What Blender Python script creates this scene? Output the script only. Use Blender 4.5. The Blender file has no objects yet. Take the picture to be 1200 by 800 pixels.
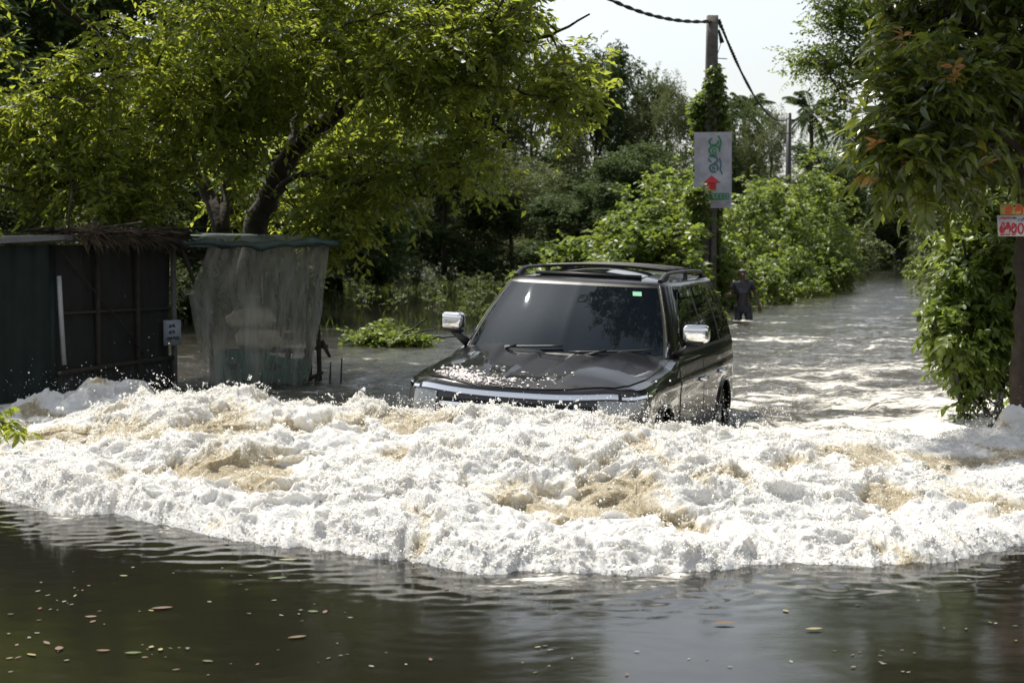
import bpy, math
import numpy as np
from mathutils import Vector, Matrix
PI = math.pi
C = bpy.context.scene.collection
rad = math.radians
F, HZ, CAMH = 1900.0, 288.0, 1.65


def at(px, py, Y):
    """real point seen at photo pixel px,py when it stands Y metres ahead"""
    return np.array([(px - 600) / F * Y, Y, CAMH - (py - HZ) / F * Y])


def wat(px, py):
    Y = F * CAMH / (py - HZ)
    return np.array([(px - 600) / F * Y, Y, 0.0])


# ------------------------------------------------------------------ noise
def _hash(ix, iy, iz, seed):
    h = (ix.astype(np.uint64) * np.uint64(73856093)) ^ (iy.astype(np.uint64) * np.uint64(19349663)) ^ (iz.astype(np.uint64) * np.uint64(83492791)) ^ np.uint64(seed * 2654435761 % (2**32))
    h = h & np.uint64(0xffffffff)
    h = ((h ^ (h >> np.uint64(16))) * np.uint64(0x45d9f3b)) & np.uint64(0xffffffff)
    h = ((h ^ (h >> np.uint64(16))) * np.uint64(0x45d9f3b)) & np.uint64(0xffffffff)
    return (h ^ (h >> np.uint64(16))).astype(np.uint32)


_G = np.array([[1, 1, 0], [-1, 1, 0], [1, -1, 0], [-1, -1, 0], [1, 0, 1], [-1, 0, 1], [1, 0, -1], [-1, 0, -1],
               [0, 1, 1], [0, -1, 1], [0, 1, -1], [0, -1, -1], [1, 1, 0], [-1, 1, 0], [0, -1, 1], [0, -1, -1]], float)


def noise(P, scale=1.0, seed=0):
    P = np.asarray(P, float) / scale + 1000.0
    i = np.floor(P).astype(np.int64)
    f = P - i
    u = f * f * f * (f * (f * 6 - 15) + 10)
    r = 0
    for dx in (0, 1):
        for dy in (0, 1):
            for dz in (0, 1):
                g = _G[_hash(i[:, 0] + dx, i[:, 1] + dy, i[:, 2] + dz, seed) & np.uint32(15)]
                d = g[:, 0] * (f[:, 0] - dx) + g[:, 1] * (f[:, 1] - dy) + g[:, 2] * (f[:, 2] - dz)
                w = (u[:, 0] if dx else 1 - u[:, 0]) * (u[:, 1] if dy else 1 - u[:, 1]) * (u[:, 2] if dz else 1 - u[:, 2])
                r = r + d * w
    return r


def sm(a, b, x):
    t = np.clip((x - a) / (b - a), 0, 1)
    return t * t * (3 - 2 * t)


# ------------------------------------------------------------------ mesh helpers
def tag(o, label=None, cat=None, group=None, kind=None):
    if label: o['label'] = label
    if cat: o['category'] = cat
    if group: o['group'] = group
    if kind: o['kind'] = kind
    return o


def empty(name, loc=(0, 0, 0), label=None, cat=None, group=None):
    o = bpy.data.objects.new(name, None)
    C.objects.link(o)
    o.location = loc
    o.empty_display_size = .1
    tag(o, label, cat, group)
    return o


class MB:
    def __init__(s):
        s.v, s.f, s.n, s.tint = [], [], 0, []

    def add(s, V, faces, tint=0.5):
        V = np.asarray(V, float).reshape(-1, 3)
        s.v.append(V)
        for f in faces:
            s.f.append(np.asarray(f, int).reshape(len(f), -1) + s.n if len(f) and hasattr(f[0], '__len__') else np.asarray(f, int)[None] + s.n)
        s.tint.append(np.full(len(V), tint, float) if np.isscalar(tint) else np.asarray(tint, float))
        s.n += len(V)

    def quads(s, V, Fq, tint=0.5):
        """V (n,3), Fq int array (m,k)"""
        V = np.asarray(V, float).reshape(-1, 3)
        s.v.append(V)
        s.f.append(np.asarray(Fq, int) + s.n)
        s.tint.append(np.full(len(V), tint, float) if np.isscalar(tint) else np.asarray(tint, float))
        s.n += len(V)

    def box(s, c, size, rot=None):
        c = np.array(c, float)
        h = np.array(size, float) / 2
        V = np.array([[x, y, z] for x in (-1, 1) for y in (-1, 1) for z in (-1, 1)]) * h
        if rot is not None:
            V = V @ np.array(rot.to_3x3() if hasattr(rot, 'to_3x3') else rot).T
        s.quads(V + c, [[0, 1, 3, 2], [4, 6, 7, 5], [0, 4, 5, 1], [2, 3, 7, 6], [0, 2, 6, 4], [1, 5, 7, 3]])
        return s

    def beam(s, a, b, w, d):
        a, b = np.array(a, float), np.array(b, float)
        t = b - a
        L = np.linalg.norm(t)
        t = t / L
        up = np.array([0, 0, 1.]) if abs(t[2]) < .9 else np.array([0, 1., 0])
        x = np.cross(t, up); x /= np.linalg.norm(x)
        y = np.cross(x, t)
        V = [a + sx * x * w / 2 + sy * y * d / 2 for sx, sy in ((-1, -1), (1, -1), (1, 1), (-1, 1))] + \
            [b + sx * x * w / 2 + sy * y * d / 2 for sx, sy in ((-1, -1), (1, -1), (1, 1), (-1, 1))]
        s.quads(V, [[0, 1, 2, 3], [7, 6, 5, 4], [0, 4, 5, 1], [1, 5, 6, 2], [2, 6, 7, 3], [3, 7, 4, 0]])
        return s

    def tube(s, pts, rads, n=8, tint=.5, cap=True):
        P = np.asarray(pts, float)
        R = np.full(len(P), rads, float) if np.isscalar(rads) else np.asarray(rads, float)
        T = np.gradient(P, axis=0)
        T /= np.linalg.norm(T, axis=1)[:, None] + 1e-9
        ref = np.array([0, 0, 1.]) if abs(T[0][2]) < .9 else np.array([1., 0, 0])
        x = np.cross(T[0], ref); x /= np.linalg.norm(x)
        V = []
        a = np.arange(n) / n * 2 * PI
        for k in range(len(P)):
            x = x - T[k] * np.dot(x, T[k]); x /= np.linalg.norm(x) + 1e-9
            y = np.cross(T[k], x)
            V.append(P[k] + R[k] * (np.cos(a)[:, None] * x + np.sin(a)[:, None] * y))
        V = np.concatenate(V)
        fq = []
        for k in range(len(P) - 1):
            for j in range(n):
                fq.append([k * n + j, k * n + (j + 1) % n, (k + 1) * n + (j + 1) % n, (k + 1) * n + j])
        base = s.n
        s.quads(V, fq, tint)
        if cap:
            s.f.append(np.array([list(range(n))[::-1]]) + base)
            s.f.append(np.array([[(len(P) - 1) * n + j for j in range(n)]]) + base)
        return s

    def grid(s, V, nu, nv, tint=.5, wrap=False):
        """V (nu*nv,3) row major"""
        i = np.arange(nu - 1)[:, None] * nv
        j = np.arange(nv - 1)[None]
        a = (i + j).ravel()
        Fq = np.stack([a, a + 1, a + nv + 1, a + nv], 1)
        s.quads(V, Fq, tint)
        return s

    def build(s, name, mat, parent=None, smooth=False, auto=None):
        me = bpy.data.meshes.new(name)
        V = np.concatenate(s.v).astype(np.float32)
        me.vertices.add(len(V))
        me.vertices.foreach_set('co', V.ravel())
        nl = sum(f.size for f in s.f)
        npoly = sum(len(f) for f in s.f)
        me.loops.add(nl)
        me.polygons.add(npoly)
        me.loops.foreach_set('vertex_index', np.concatenate([f.ravel() for f in s.f]).astype(np.int32))
        tot = np.concatenate([np.full(len(f), f.shape[1], np.int32) for f in s.f])
        st = np.concatenate([[0], np.cumsum(tot)[:-1]]).astype(np.int32)
        me.polygons.foreach_set('loop_start', st)
        me.polygons.foreach_set('loop_total', tot)
        if smooth:
            me.polygons.foreach_set('use_smooth', np.ones(npoly, bool))
        at_ = me.attributes.new('tint', 'FLOAT', 'POINT')
        at_.data.foreach_set('value', np.concatenate(s.tint).astype(np.float32))
        me.update(calc_edges=True)
        if mat: me.materials.append(mat)
        o = bpy.data.objects.new(name, me)
        C.objects.link(o)
        if parent: o.parent = parent
        if smooth and auto:
            try: me.set_sharp_from_angle(angle=rad(auto))
            except Exception: pass
        return o


def attr(o, name, vals):
    a = o.data.attributes.new(name, 'FLOAT', 'POINT')
    a.data.foreach_set('value', np.asarray(vals, np.float32))


# ------------------------------------------------------------------ materials
def mat(name):
    m = bpy.data.materials.new(name)
    m.use_nodes = True
    nt = m.node_tree
    nt.nodes.clear()
    out = nt.nodes.new('ShaderNodeOutputMaterial')
    return m, nt, out


def nd(nt, t, **kw):
    n = nt.nodes.new(t)
    for k, v in kw.items():
        if k in ('operation', 'blend_type', 'data_type', 'noise_dimensions', 'attribute_name', 'feature', 'wave_type', 'bands_direction', 'distribution', 'interpolation_type', 'noise_type'):
            setattr(n, k, v)
        else:
            n.inputs[k.replace('_', ' ')].default_value = v
    return n


def ramp(nt, stops, src=None, interp='LINEAR'):
    r = nt.nodes.new('ShaderNodeValToRGB')
    e = r.color_ramp.elements
    r.color_ramp.interpolation = interp
    e[0].position, e[0].color = stops[0][0], (*stops[0][1], 1)
    e[1].position, e[1].color = stops[1][0], (*stops[1][1], 1)
    for p, c in stops[2:]:
        x = e.new(p); x.color = (*c, 1)
    if src is not None: nt.links.new(src, r.inputs[0])
    return r


def simple(name, col, rough=.5, metal=0, spec=.5, coat=0, noise_s=0, noise_a=.3, bump=0, bscale=50, coatr=.03):
    m, nt, out = mat(name)
    p = nd(nt, 'ShaderNodeBsdfPrincipled', Roughness=rough, Metallic=metal)
    p.inputs['Specular IOR Level'].default_value = spec
    p.inputs['Coat Weight'].default_value = coat
    p.inputs['Coat Roughness'].default_value = coatr
    p.inputs['Base Color'].default_value = (*col, 1)
    if noise_s:
        tc = nd(nt, 'ShaderNodeTexCoord')
        n = nd(nt, 'ShaderNodeTexNoise', Scale=noise_s, Detail=6, Roughness=.65)
        nt.links.new(tc.outputs['Object'], n.inputs['Vector'])
        a = tuple(max(0, c * (1 - noise_a)) for c in col)
        b = tuple(min(1, c * (1 + noise_a)) for c in col)
        r = ramp(nt, [(.3, a), (.7, b)], n.outputs['Fac'])
        nt.links.new(r.outputs[0], p.inputs['Base Color'])
    if bump:
        tc = nd(nt, 'ShaderNodeTexCoord')
        n = nd(nt, 'ShaderNodeTexNoise', Scale=bscale, Detail=5)
        nt.links.new(tc.outputs['Object'], n.inputs['Vector'])
        b = nd(nt, 'ShaderNodeBump', Strength=bump, Distance=.02)
        nt.links.new(n.outputs['Fac'], b.inputs['Height'])
        nt.links.new(b.outputs[0], p.inputs['Normal'])
    nt.links.new(p.outputs[0], out.inputs[0])
    return m


def leafmat(name, stops, trans=.4, tcol=(.22, .32, .03), rough=.42, spec=.5):
    m, nt, out = mat(name)
    a = nd(nt, 'ShaderNodeAttribute', attribute_name='tint')
    r = ramp(nt, stops, a.outputs['Fac'])
    p = nd(nt, 'ShaderNodeBsdfPrincipled', Roughness=rough)
    p.inputs['Specular IOR Level'].default_value = spec
    nt.links.new(r.outputs[0], p.inputs['Base Color'])
    t = nd(nt, 'ShaderNodeBsdfTranslucent')
    mx = nd(nt, 'ShaderNodeMix', data_type='RGBA', blend_type='MIX', Factor=.55)
    mx.inputs[7].default_value = (*tcol, 1)
    nt.links.new(r.outputs[0], mx.inputs[6])
    nt.links.new(mx.outputs[2], t.inputs[0])
    ms = nd(nt, 'ShaderNodeMixShader', Fac=trans)
    nt.links.new(p.outputs[0], ms.inputs[1])
    nt.links.new(t.outputs[0], ms.inputs[2])
    nt.links.new(ms.outputs[0], out.inputs[0])
    return m
# ------------------------------------------------------------------ camera, light, sky
SUN_EL, SUN_AZ = 64.0, -46.0      # azimuth measured from straight ahead (+Y) towards +X
cam = bpy.data.cameras.new('camera')
co = bpy.data.objects.new('camera', cam)
C.objects.link(co)
co.location = (0, 0, CAMH)
co.rotation_euler = (rad(90) - math.atan((400 - HZ) / F), 0, 0)
cam.lens = 36 * F / 1200
cam.sensor_width = 36
cam.clip_end = 3000
cam.dof.use_dof = True
cam.dof.focus_distance = 11.5
cam.dof.aperture_fstop = 5.0
bpy.context.scene.camera = co

w = bpy.data.worlds.new('World')
bpy.context.scene.world = w
w.use_nodes = True
nt = w.node_tree
bg = nt.nodes['Background']
sky = nt.nodes.new('ShaderNodeTexSky')
sky.sky_type = 'NISHITA'
sky.sun_disc = False
sky.sun_elevation = rad(SUN_EL)
sky.sun_rotation = rad(SUN_AZ)
sky.air_density = 1.2
sky.dust_density = 1.6
sky.ozone_density = 1.0
hs = nt.nodes.new('ShaderNodeHueSaturation')
hs.inputs['Saturation'].default_value = .34
nt.links.new(sky.outputs[0], hs.inputs['Color'])
nt.links.new(hs.outputs[0], bg.inputs[0])
bg.inputs[1].default_value = .118

sl = bpy.data.lights.new('sun', 'SUN')
sl.energy = 4.9
sl.angle = rad(.5)
sl.color = (1, .945, .84)
so = bpy.data.objects.new('sun', sl)
C.objects.link(so)
sdir = Vector((math.sin(rad(SUN_AZ)) * math.cos(rad(SUN_EL)), math.cos(rad(SUN_AZ)) * math.cos(rad(SUN_EL)), math.sin(rad(SUN_EL))))
so.rotation_euler = sdir.to_track_quat('Z', 'Y').to_euler()
so.location = (0, 0, 30)
vs = bpy.context.scene.view_settings
bpy.context.scene.display_settings.display_device = 'sRGB'
vs.view_transform = 'Standard'
vs.look = 'None'
vs.gamma = 1
vs.exposure = .60
cy = bpy.context.scene.cycles
cy.max_bounces = 8
cy.transparent_max_bounces = 24
cy.transmission_bounces = 6
cy.caustics_reflective = False
cy.caustics_refractive = False
cy.sample_clamp_indirect = 8
try:
    cy.use_denoising = True
except Exception: pass

# ------------------------------------------------------------------ terrain
def bankL(Y): return np.interp(Y, [0, 38, 60, 85, 140, 200], [-1e3, 3.2, 8.6, 16.5, 30, 40])
def bankR(Y): return np.interp(Y, [-30, 0, 14, 30, 60, 118, 150], [3.4, 4.2, 4.9, 10.5, 18.5, 33, 42])


def ground_h(X, Y):
    n = noise(np.stack([X, Y, 0 * X], 1), 7, 3) * .5 + noise(np.stack([X, Y, 0 * X], 1), 2, 4) * .12
    right = sm(0.1, 3.5, X - bankR(Y))
    isl = sm(0, 3, bankL(Y) - X) * sm(0, 2, X - bankL(Y) + 4.5) * sm(36, 42, Y)
    far = sm(128, 140, Y + n * 5) * sm(0, 4, np.abs(X - 36) - 6 + 0 * Y) + sm(150, 158, Y + n * 4)
    left = sm(-34, -46, X) * sm(30, 45, Y) + sm(-22, -30, X)
    k = np.clip(right + isl + far + left, 0, 1)
    rise = np.clip((Y - 200) / 300, 0, 1) * 3
    return -.8 + 1.25 * k + n * .35 * (.3 + k) + rise


gx = np.concatenate([-np.geomspace(60, 900, 30)[::-1], np.arange(-59, 60, .8), np.geomspace(60, 900, 30)])
gy = np.concatenate([np.arange(-60, 0, 4), np.arange(0, 170, .9), np.geomspace(171, 1500, 30)])
GX, GY = np.meshgrid(gx, gy)
gh = ground_h(GX.ravel(), GY.ravel())
mud, nt, out = mat('mud')
p = nd(nt, 'ShaderNodeBsdfPrincipled', Roughness=.9)
tc = nd(nt, 'ShaderNodeTexCoord')
n1 = nd(nt, 'ShaderNodeTexNoise', Scale=.6, Detail=9, Roughness=.7)
nt.links.new(tc.outputs['Object'], n1.inputs['Vector'])
r = ramp(nt, [(.35, (.045, .033, .02)), (.6, (.04, .06, .02)), (.75, (.09, .075, .045))], n1.outputs['Fac'])
nt.links.new(r.outputs[0], p.inputs['Base Color'])
bp = nd(nt, 'ShaderNodeBump', Strength=.8, Distance=.15)
nt.links.new(n1.outputs['Fac'], bp.inputs['Height'])
nt.links.new(bp.outputs[0], p.inputs['Normal'])
nt.links.new(p.outputs[0], out.inputs[0])
b = MB().grid(np.stack([GX.ravel(), GY.ravel(), gh], 1), len(gy), len(gx))
tag(b.build('ground', mud, smooth=True), 'muddy ground of the banks rising out of the flood', kind='structure')

# ------------------------------------------------------------------ flood water
def graded(a, b, parts):
    return np.concatenate(parts)


xs = np.concatenate([-(7 + np.cumsum(.03 * 1.075 ** np.arange(75)))[::-1], np.arange(-7, 7, .03), 7 + np.cumsum(.03 * 1.075 ** np.arange(75))])
yl = [-12.0]
while yl[-1] < 5: yl.append(yl[-1] + max(.03, (5 - yl[-1]) * .1))
while yl[-1] < 15: yl.append(yl[-1] + .022)
while yl[-1] < 26: yl.append(yl[-1] + .035)
while yl[-1] < 420: yl.append(yl[-1] + .035 * (yl[-1] / 26) ** 1.9)
ys = np.array(yl)
WX, WY = np.meshgrid(xs, ys)
X, Y = WX.ravel(), WY.ravel()

foot = np.array([(-9, 19), (-7, 16.3), (-6, 14.6), (-4.5, 12.0), (-3.28, 10.4), (-2.5, 9.75), (-1.66, 9.1), (-.91, 8.62), (0, 8.05), (.85, 8.05), (1.75, 8.25), (2.77, 8.75), (4, 9.7), (6, 12), (8, 14.5)])
crest = np.array([(-9, 20.5, .02), (-7, 16.6, .02), (-5.5, 15.3, .04), (-4.5, 14.3, .07), (-3.9, 13.9, .16), (-3.3, 13.6, .31), (-2.7, 13.1, .41), (-2.05, 12.5, .47), (-1.3, 12.0, .43), (-.8, 11.7, .44), (0, 11.3, .46), (.8, 11.15, .40), (1.3, 11.3, .33),
                  (1.8, 11.7, .28), (2.7, 12.0, .20), (4, 12.6, .16), (6, 14.5, .07), (8, 17, .02)])


def cint(x, tab, c):
    # smooth interpolation
    k = np.linspace(tab[0, 0], tab[-1, 0], 400)
    v = np.interp(k, tab[:, 0], tab[:, c])
    ker = np.hanning(25); ker /= ker.sum()
    v = np.convolve(np.pad(v, 12, mode='edge'), ker, 'valid')
    return np.interp(x, k, v)


def yfoot(X):
    P = np.stack([X, 0 * X, 0 * X], 1)
    return cint(X, foot, 1) + noise(P, .9, 11) * .30 + noise(P, .33, 12) * .14 + noise(P, .10, 13) * .09 + noise(P, .045, 14) * .04


def ycrest(X): return cint(X, crest, 1)
def hcrest(X): return cint(X, crest, 2)


P3 = np.stack([X, Y, 0 * X], 1)
yc = ycrest(X)
behind = sm(-.3, .8, Y - yc)
chan = sm(-.5, 1.0, X - np.interp(Y, [10, 16, 40, 60, 140], [.6, .9, 2, 6.5, 28]))   # the current on the right of the car
turb = behind * (chan * np.interp(Y, [10, 16, 24, 40, 80, 150], [1, .9, .6, .3, .13, .06]) + (1 - chan) * np.interp(Y, [12, 15, 22, 27, 33, 60], [.6, .5, .42, .22, .05, .015]))
rim = sm(1.0, .15, np.abs(Y - yfoot(X) + .25)) * (Y < yc)
lump = noise(P3 * [1, .55, 1], .8, 21) * .10 + noise(P3 * [1, .6, 1], .35, 22) * .055 + (.5 - np.abs(noise(P3 * [1, .7, 1], .5, 26))) * .06 - .03
rip = noise(P3 * [.8, 1, 1], .16, 23) * .018 + noise(P3, .08, 24) * .007
swell = noise(P3 * [.35, 1, 1], 2.2, 25) * .08
h = turb * (lump * 1.0 + rip * 1.2 + swell * 1.1)
# water thrown up against the shack corner and the tree foot
for cx_, cy_, sr_, hh_ in ((-3.9, 15.6, .9, .07), (2.25, 14.6, .4, .08)):
    g_ = np.exp(-((X - cx_) ** 2 + (Y - cy_) ** 2) / sr_ ** 2)
    h += g_ * hh_ * (1 + 1.3 * noise(P3, .32, 27) + .5 * noise(P3, .14, 28))
# concentric rings and faint ripples on the calm foreground
calm = 1 - behind
h += calm * (noise(P3 * [1, 1.6, 1], .62, 31) * .0015 + noise(P3 * [1, 1.3, 1], .2, 32) * .0006 + rim * noise(P3, .12, 33) * .006)
for rx, ry, am in ((-.25, 7.1, .0004), (.35, 6.3, .0003), (-1.2, 6.6, .0003), (1.9, 6.9, .0002)):
    d = np.hypot(X - rx, Y - ry)
    h += am * np.sin(d * 48) * np.exp(-d * 1.6) * calm
wb = np.clip(1 - np.abs(X) / 40, .15, 1)
water = MB().grid(np.stack([X, Y, h], 1), len(ys), len(xs)).build('water', None, smooth=True)
foam = turb * (.42 + .30 * chan + .22 * chan * sm(24, 15, Y)) + .55 * sm(.6, .0, (yfoot(X) - Y)) * calm * sm(-.6, .5, noise(P3, .5, 91) * 2.2)
foam = foam + sm(3.2, .2, np.hypot(X + 3.9, (Y - 16.6) * .9)) * .6 + np.exp(-((X - 4.4) ** 2 + (Y - 13.9) ** 2) / .2) * .9 + sm(2.2, .1, np.abs(Y - yc - .8)) * behind * .35
foam = foam + .75 * np.exp(-((X - 5.13) ** 2 + ((Y - 35.9) * .7) ** 2) / .16)
# the broad sheen of broken water on the river to the right
attr(water, 'foam', np.clip(foam, 0, 1.3))
attr(water, 'rough', np.clip(turb, 0, 1))
tag(water, 'brown flood water covering the road and the land', kind='structure')

wm, nt, out = mat('flood_water')
L = nt.links.new
tc = nd(nt, 'ShaderNodeTexCoord')
fa = nd(nt, 'ShaderNodeAttribute', attribute_name='foam')
ra = nd(nt, 'ShaderNodeAttribute', attribute_name='rough')
mp = nd(nt, 'ShaderNodeMapping', Scale=(1, 1.7, 1))
L(tc.outputs['Object'], mp.inputs[0])
ns = nd(nt, 'ShaderNodeTexNoise', Scale=3.2, Detail=10, Roughness=.74, Distortion=1.4)
L(mp.outputs[0], ns.inputs['Vector'])
nf = nd(nt, 'ShaderNodeTexNoise', Scale=19, Detail=6, Roughness=.75, Distortion=.6)
L(mp.outputs[0], nf.inputs['Vector'])
ad = nd(nt, 'ShaderNodeMath', operation='MULTIPLY_ADD'); ad.inputs[1].default_value = .42; L(nf.outputs['Fac'], ad.inputs[0]); L(ns.outputs['Fac'], ad.inputs[2])
nb = nd(nt, 'ShaderNodeTexNoise', Scale=.55, Detail=3, Roughness=.55, Distortion=.8); L(mp.outputs[0], nb.inputs['Vector'])
ab = nd(nt, 'ShaderNodeMath', operation='MULTIPLY_ADD'); ab.inputs[1].default_value = .9; L(nb.outputs['Fac'], ab.inputs[0]); L(ad.outputs[0], ab.inputs[2])
th = nd(nt, 'ShaderNodeMath', operation='MULTIPLY_ADD'); th.inputs[1].default_value = .42; L(fa.outputs['Fac'], th.inputs[0]); L(ab.outputs[0], th.inputs[2])
fr = ramp(nt, [(.0, (0, 0, 0)), (.93, (0, 0, 0)), (1.0, (1, 1, 1))], None)
mr = nd(nt, 'ShaderNodeMapRange', interpolation_type='SMOOTHSTEP')
mr.inputs['From Min'].default_value = 1.36; mr.inputs['From Max'].default_value = 1.60
L(th.outputs[0], mr.inputs['Value'])
has = nd(nt, 'ShaderNodeMath', operation='GREATER_THAN'); has.inputs[1].default_value = .02; L(fa.outputs['Fac'], has.inputs[0])
fm = nd(nt, 'ShaderNodeMath', operation='MULTIPLY'); L(mr.outputs[0], fm.inputs[0]); L(has.outputs[0], fm.inputs[1])
# silt: murkier, paler where the water is stirred up
silt = nd(nt, 'ShaderNodeMix', data_type='RGBA')
silt.inputs[6].default_value = (.011, .0105, .0075, 1)
silt.inputs[7].default_value = (.060, .050, .034, 1)
L(ra.outputs['Fac'], silt.inputs[0])
cm = nd(nt, 'ShaderNodeMix', data_type='RGBA')
L(fm.outputs[0], cm.inputs[0]); L(silt.outputs[2], cm.inputs[6]); cm.inputs[7].default_value = (.80, .77, .70, 1)
p = nd(nt, 'ShaderNodeBsdfPrincipled', IOR=1.333)
L(cm.outputs[2], p.inputs['Base Color'])
rr = nd(nt, 'ShaderNodeMapRange'); rr.inputs['To Min'].default_value = .015; rr.inputs['To Max'].default_value = .6
L(fm.outputs[0], rr.inputs['Value']); L(rr.outputs[0], p.inputs['Roughness'])
# bump: fine chop scaled by distance-true size, only where the current runs; foam granules
b1 = nd(nt, 'ShaderNodeTexNoise', Scale=13, Detail=8, Roughness=.68, Distortion=.4); L(mp.outputs[0], b1.inputs['Vector'])
b2 = nd(nt, 'ShaderNodeTexNoise', Scale=1.6, Detail=4, Roughness=.6); L(mp.outputs[0], b2.inputs['Vector'])
k1 = nd(nt, 'ShaderNodeMath', operation='MULTIPLY_ADD'); k1.inputs[1].default_value = 1.0; k1.inputs[2].default_value = .012; L(ra.outputs['Fac'], k1.inputs[0])
h1 = nd(nt, 'ShaderNodeMath', operation='MULTIPLY'); L(b1.outputs['Fac'], h1.inputs[0]); L(k1.outputs[0], h1.inputs[1])
h2 = nd(nt, 'ShaderNodeMath', operation='MULTIPLY'); L(b2.outputs['Fac'], h2.inputs[0]); L(k1.outputs[0], h2.inputs[1])
h3 = nd(nt, 'ShaderNodeMath', operation='MULTIPLY_ADD'); h3.inputs[1].default_value = 2.2; L(h2.outputs[0], h3.inputs[0]); L(h1.outputs[0], h3.inputs[2])
h4 = nd(nt, 'ShaderNodeMath', operation='MULTIPLY_ADD'); h4.inputs[1].default_value = .25; L(fm.outputs[0], h4.inputs[0]); L(h3.outputs[0], h4.inputs[2])
bp = nd(nt, 'ShaderNodeBump', Strength=1, Distance=.038)
L(h4.outputs[0], bp.inputs['Height']); L(bp.outputs[0], p.inputs['Normal'])
L(p.outputs[0], out.inputs[0])
water.data.materials.append(wm)
# ------------------------------------------------------------------ bow wave
rng = np.random.default_rng(5)
ax = np.concatenate([np.arange(-7.2, -4.2, .02), np.arange(-4.2, 4.2, .0095), np.arange(4.2, 6.6, .02)])
tt = np.linspace(0, 1, 470)
AX, TT = np.meshgrid(ax, tt, indexing='ij')
X, T = AX.ravel(), TT.ravel()
yf, yc, hc = yfoot(X), ycrest(X), hcrest(X)
TC = .72
front = T < TC
u = np.where(front, T / TC, 1)
v = np.where(front, 0, (T - TC) / (1 - TC))
Yp = np.where(front, yf + (yc - yf) * u, yc + v * 1.3)
toe = .03 * sm(0, .06, u)
z = np.where(front, toe * (1 - u) + hc * (.22 * sm(0, .12, u) + .78 * u ** 1.15) - .03 * (1 - sm(0, .02, u)), hc * (1 - sm(0, 1, v) * 1.15))
P = np.stack([X, Yp, z], 1)
env = (.35 * sm(0, .05, u) + .65 * sm(0, .2, u)) * (1 - .75 * sm(.3, 1, v)) * np.clip(hc / .3, .15, 1)
edge = sm(0, .03, T)
Q = P * [1, .9, 1.3]
warp = np.stack([noise(Q, .5, 41), noise(Q, .5, 42), noise(Q, .5, 43)], 1) * .16
Q2 = Q + warp
big = noise(Q2, .95, 44)
mid = .45 - np.abs(noise(Q2, .42, 45)) * 1.6
sml = .40 - np.abs(noise(Q2, .17, 46)) * 1.5
fin = .35 - np.abs(noise(Q2 * [1, 1, .8], .07, 47)) * 1.3
mic = noise(Q2, .033, 48)
# tan, smoother hollows between the heads of foam
hol = noise(Q2 * [1, 1.1, 1], .62, 51) + .45 * noise(Q2, .22, 52) + .18 * noise(Q2, .08, 53)
tanw = sm(-.12, .34, hol + .18 * np.exp(-((u - .85) / .2) ** 2) - .30 * (1 - sm(.10, .34, u)) - .05)
rough_k = 1 - .45 * tanw
strk = noise(np.stack([Q2[:, 0] * 1.0, Q2[:, 1] * .28, Q2[:, 2] * .4], 1), .075, 55)
envf = sm(0, .06, u) * (1 - .75 * sm(.3, 1, v)) * np.clip(hc / .3, .15, 1)
d = env * (big * .20 + mid * .13 * (1 - .4 * tanw)) + envf * ((sml * .052 + fin * .028 + strk * .032 + mic * .014 + noise(Q2, .018, 49) * .006) * rough_k) + edge * .004
nrm = np.stack([0 * X, -.55 * np.ones_like(X), .83 * np.ones_like(X)], 1)
lat = np.stack([noise(Q2, .3, 61), noise(Q2, .3, 62) , 0 * X], 1) * .10 + np.stack([noise(Q2, .11, 63), noise(Q2, .11, 64), 0 * X], 1) * .04
P = P + nrm * d[:, None] + lat * env[:, None]
P[:, 2] -= tanw * env * .06
wave = MB().grid(P, len(ax), len(tt)).build('bow_wave', None, smooth=True)
wet = np.clip(tanw, 0, 1)
attr(wave, 'tan', wet)
attr(wave, 'peak', np.clip(.5 + d * 4, 0, 1))
tag(wave, 'high white and tan foaming bow wave rolling in front of the black car', kind='stuff')

fmat, nt, out = mat('foam')
L = nt.links.new
tc = nd(nt, 'ShaderNodeTexCoord')
ta = nd(nt, 'ShaderNodeAttribute', attribute_name='tan')
n1 = nd(nt, 'ShaderNodeTexNoise', Scale=26, Detail=7, Roughness=.75, Distortion=.8); L(tc.outputs['Object'], n1.inputs['Vector'])
n2 = nd(nt, 'ShaderNodeTexNoise', Scale=110, Detail=3, Roughness=.7); L(tc.outputs['Object'], n2.inputs['Vector'])
s1 = nd(nt, 'ShaderNodeMath', operation='SUBTRACT'); s1.inputs[1].default_value = .5; L(n1.outputs['Fac'], s1.inputs[0])
t2 = nd(nt, 'ShaderNodeMath', operation='MULTIPLY_ADD'); t2.inputs[1].default_value = 2.3; L(s1.outputs[0], t2.inputs[0]); L(ta.outputs['Fac'], t2.inputs[2])
mps = nd(nt, 'ShaderNodeMapping', Scale=(34, 6, 9)); L(tc.outputs['Object'], mps.inputs[0])
n3 = nd(nt, 'ShaderNodeTexNoise', Scale=1, Detail=5, Roughness=.7, Distortion=1.5); L(mps.outputs[0], n3.inputs['Vector'])
s3 = nd(nt, 'ShaderNodeMath', operation='SUBTRACT'); s3.inputs[1].default_value = .52; L(n3.outputs['Fac'], s3.inputs[0])
t3 = nd(nt, 'ShaderNodeMath', operation='MULTIPLY_ADD'); t3.inputs[1].default_value = 1.3; L(s3.outputs[0], t3.inputs[0]); L(t2.outputs[0], t3.inputs[2])
mr = nd(nt, 'ShaderNodeMapRange', interpolation_type='SMOOTHSTEP'); mr.inputs['From Min'].default_value = .08; mr.inputs['From Max'].default_value = 1.35
L(t3.outputs[0], mr.inputs['Value'])
cr = ramp(nt, [(0, (.96, .95, .925)), (.16, (.91, .88, .80)), (.5, (.72, .65, .51)), (1, (.46, .385, .25))], mr.outputs[0])
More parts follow.
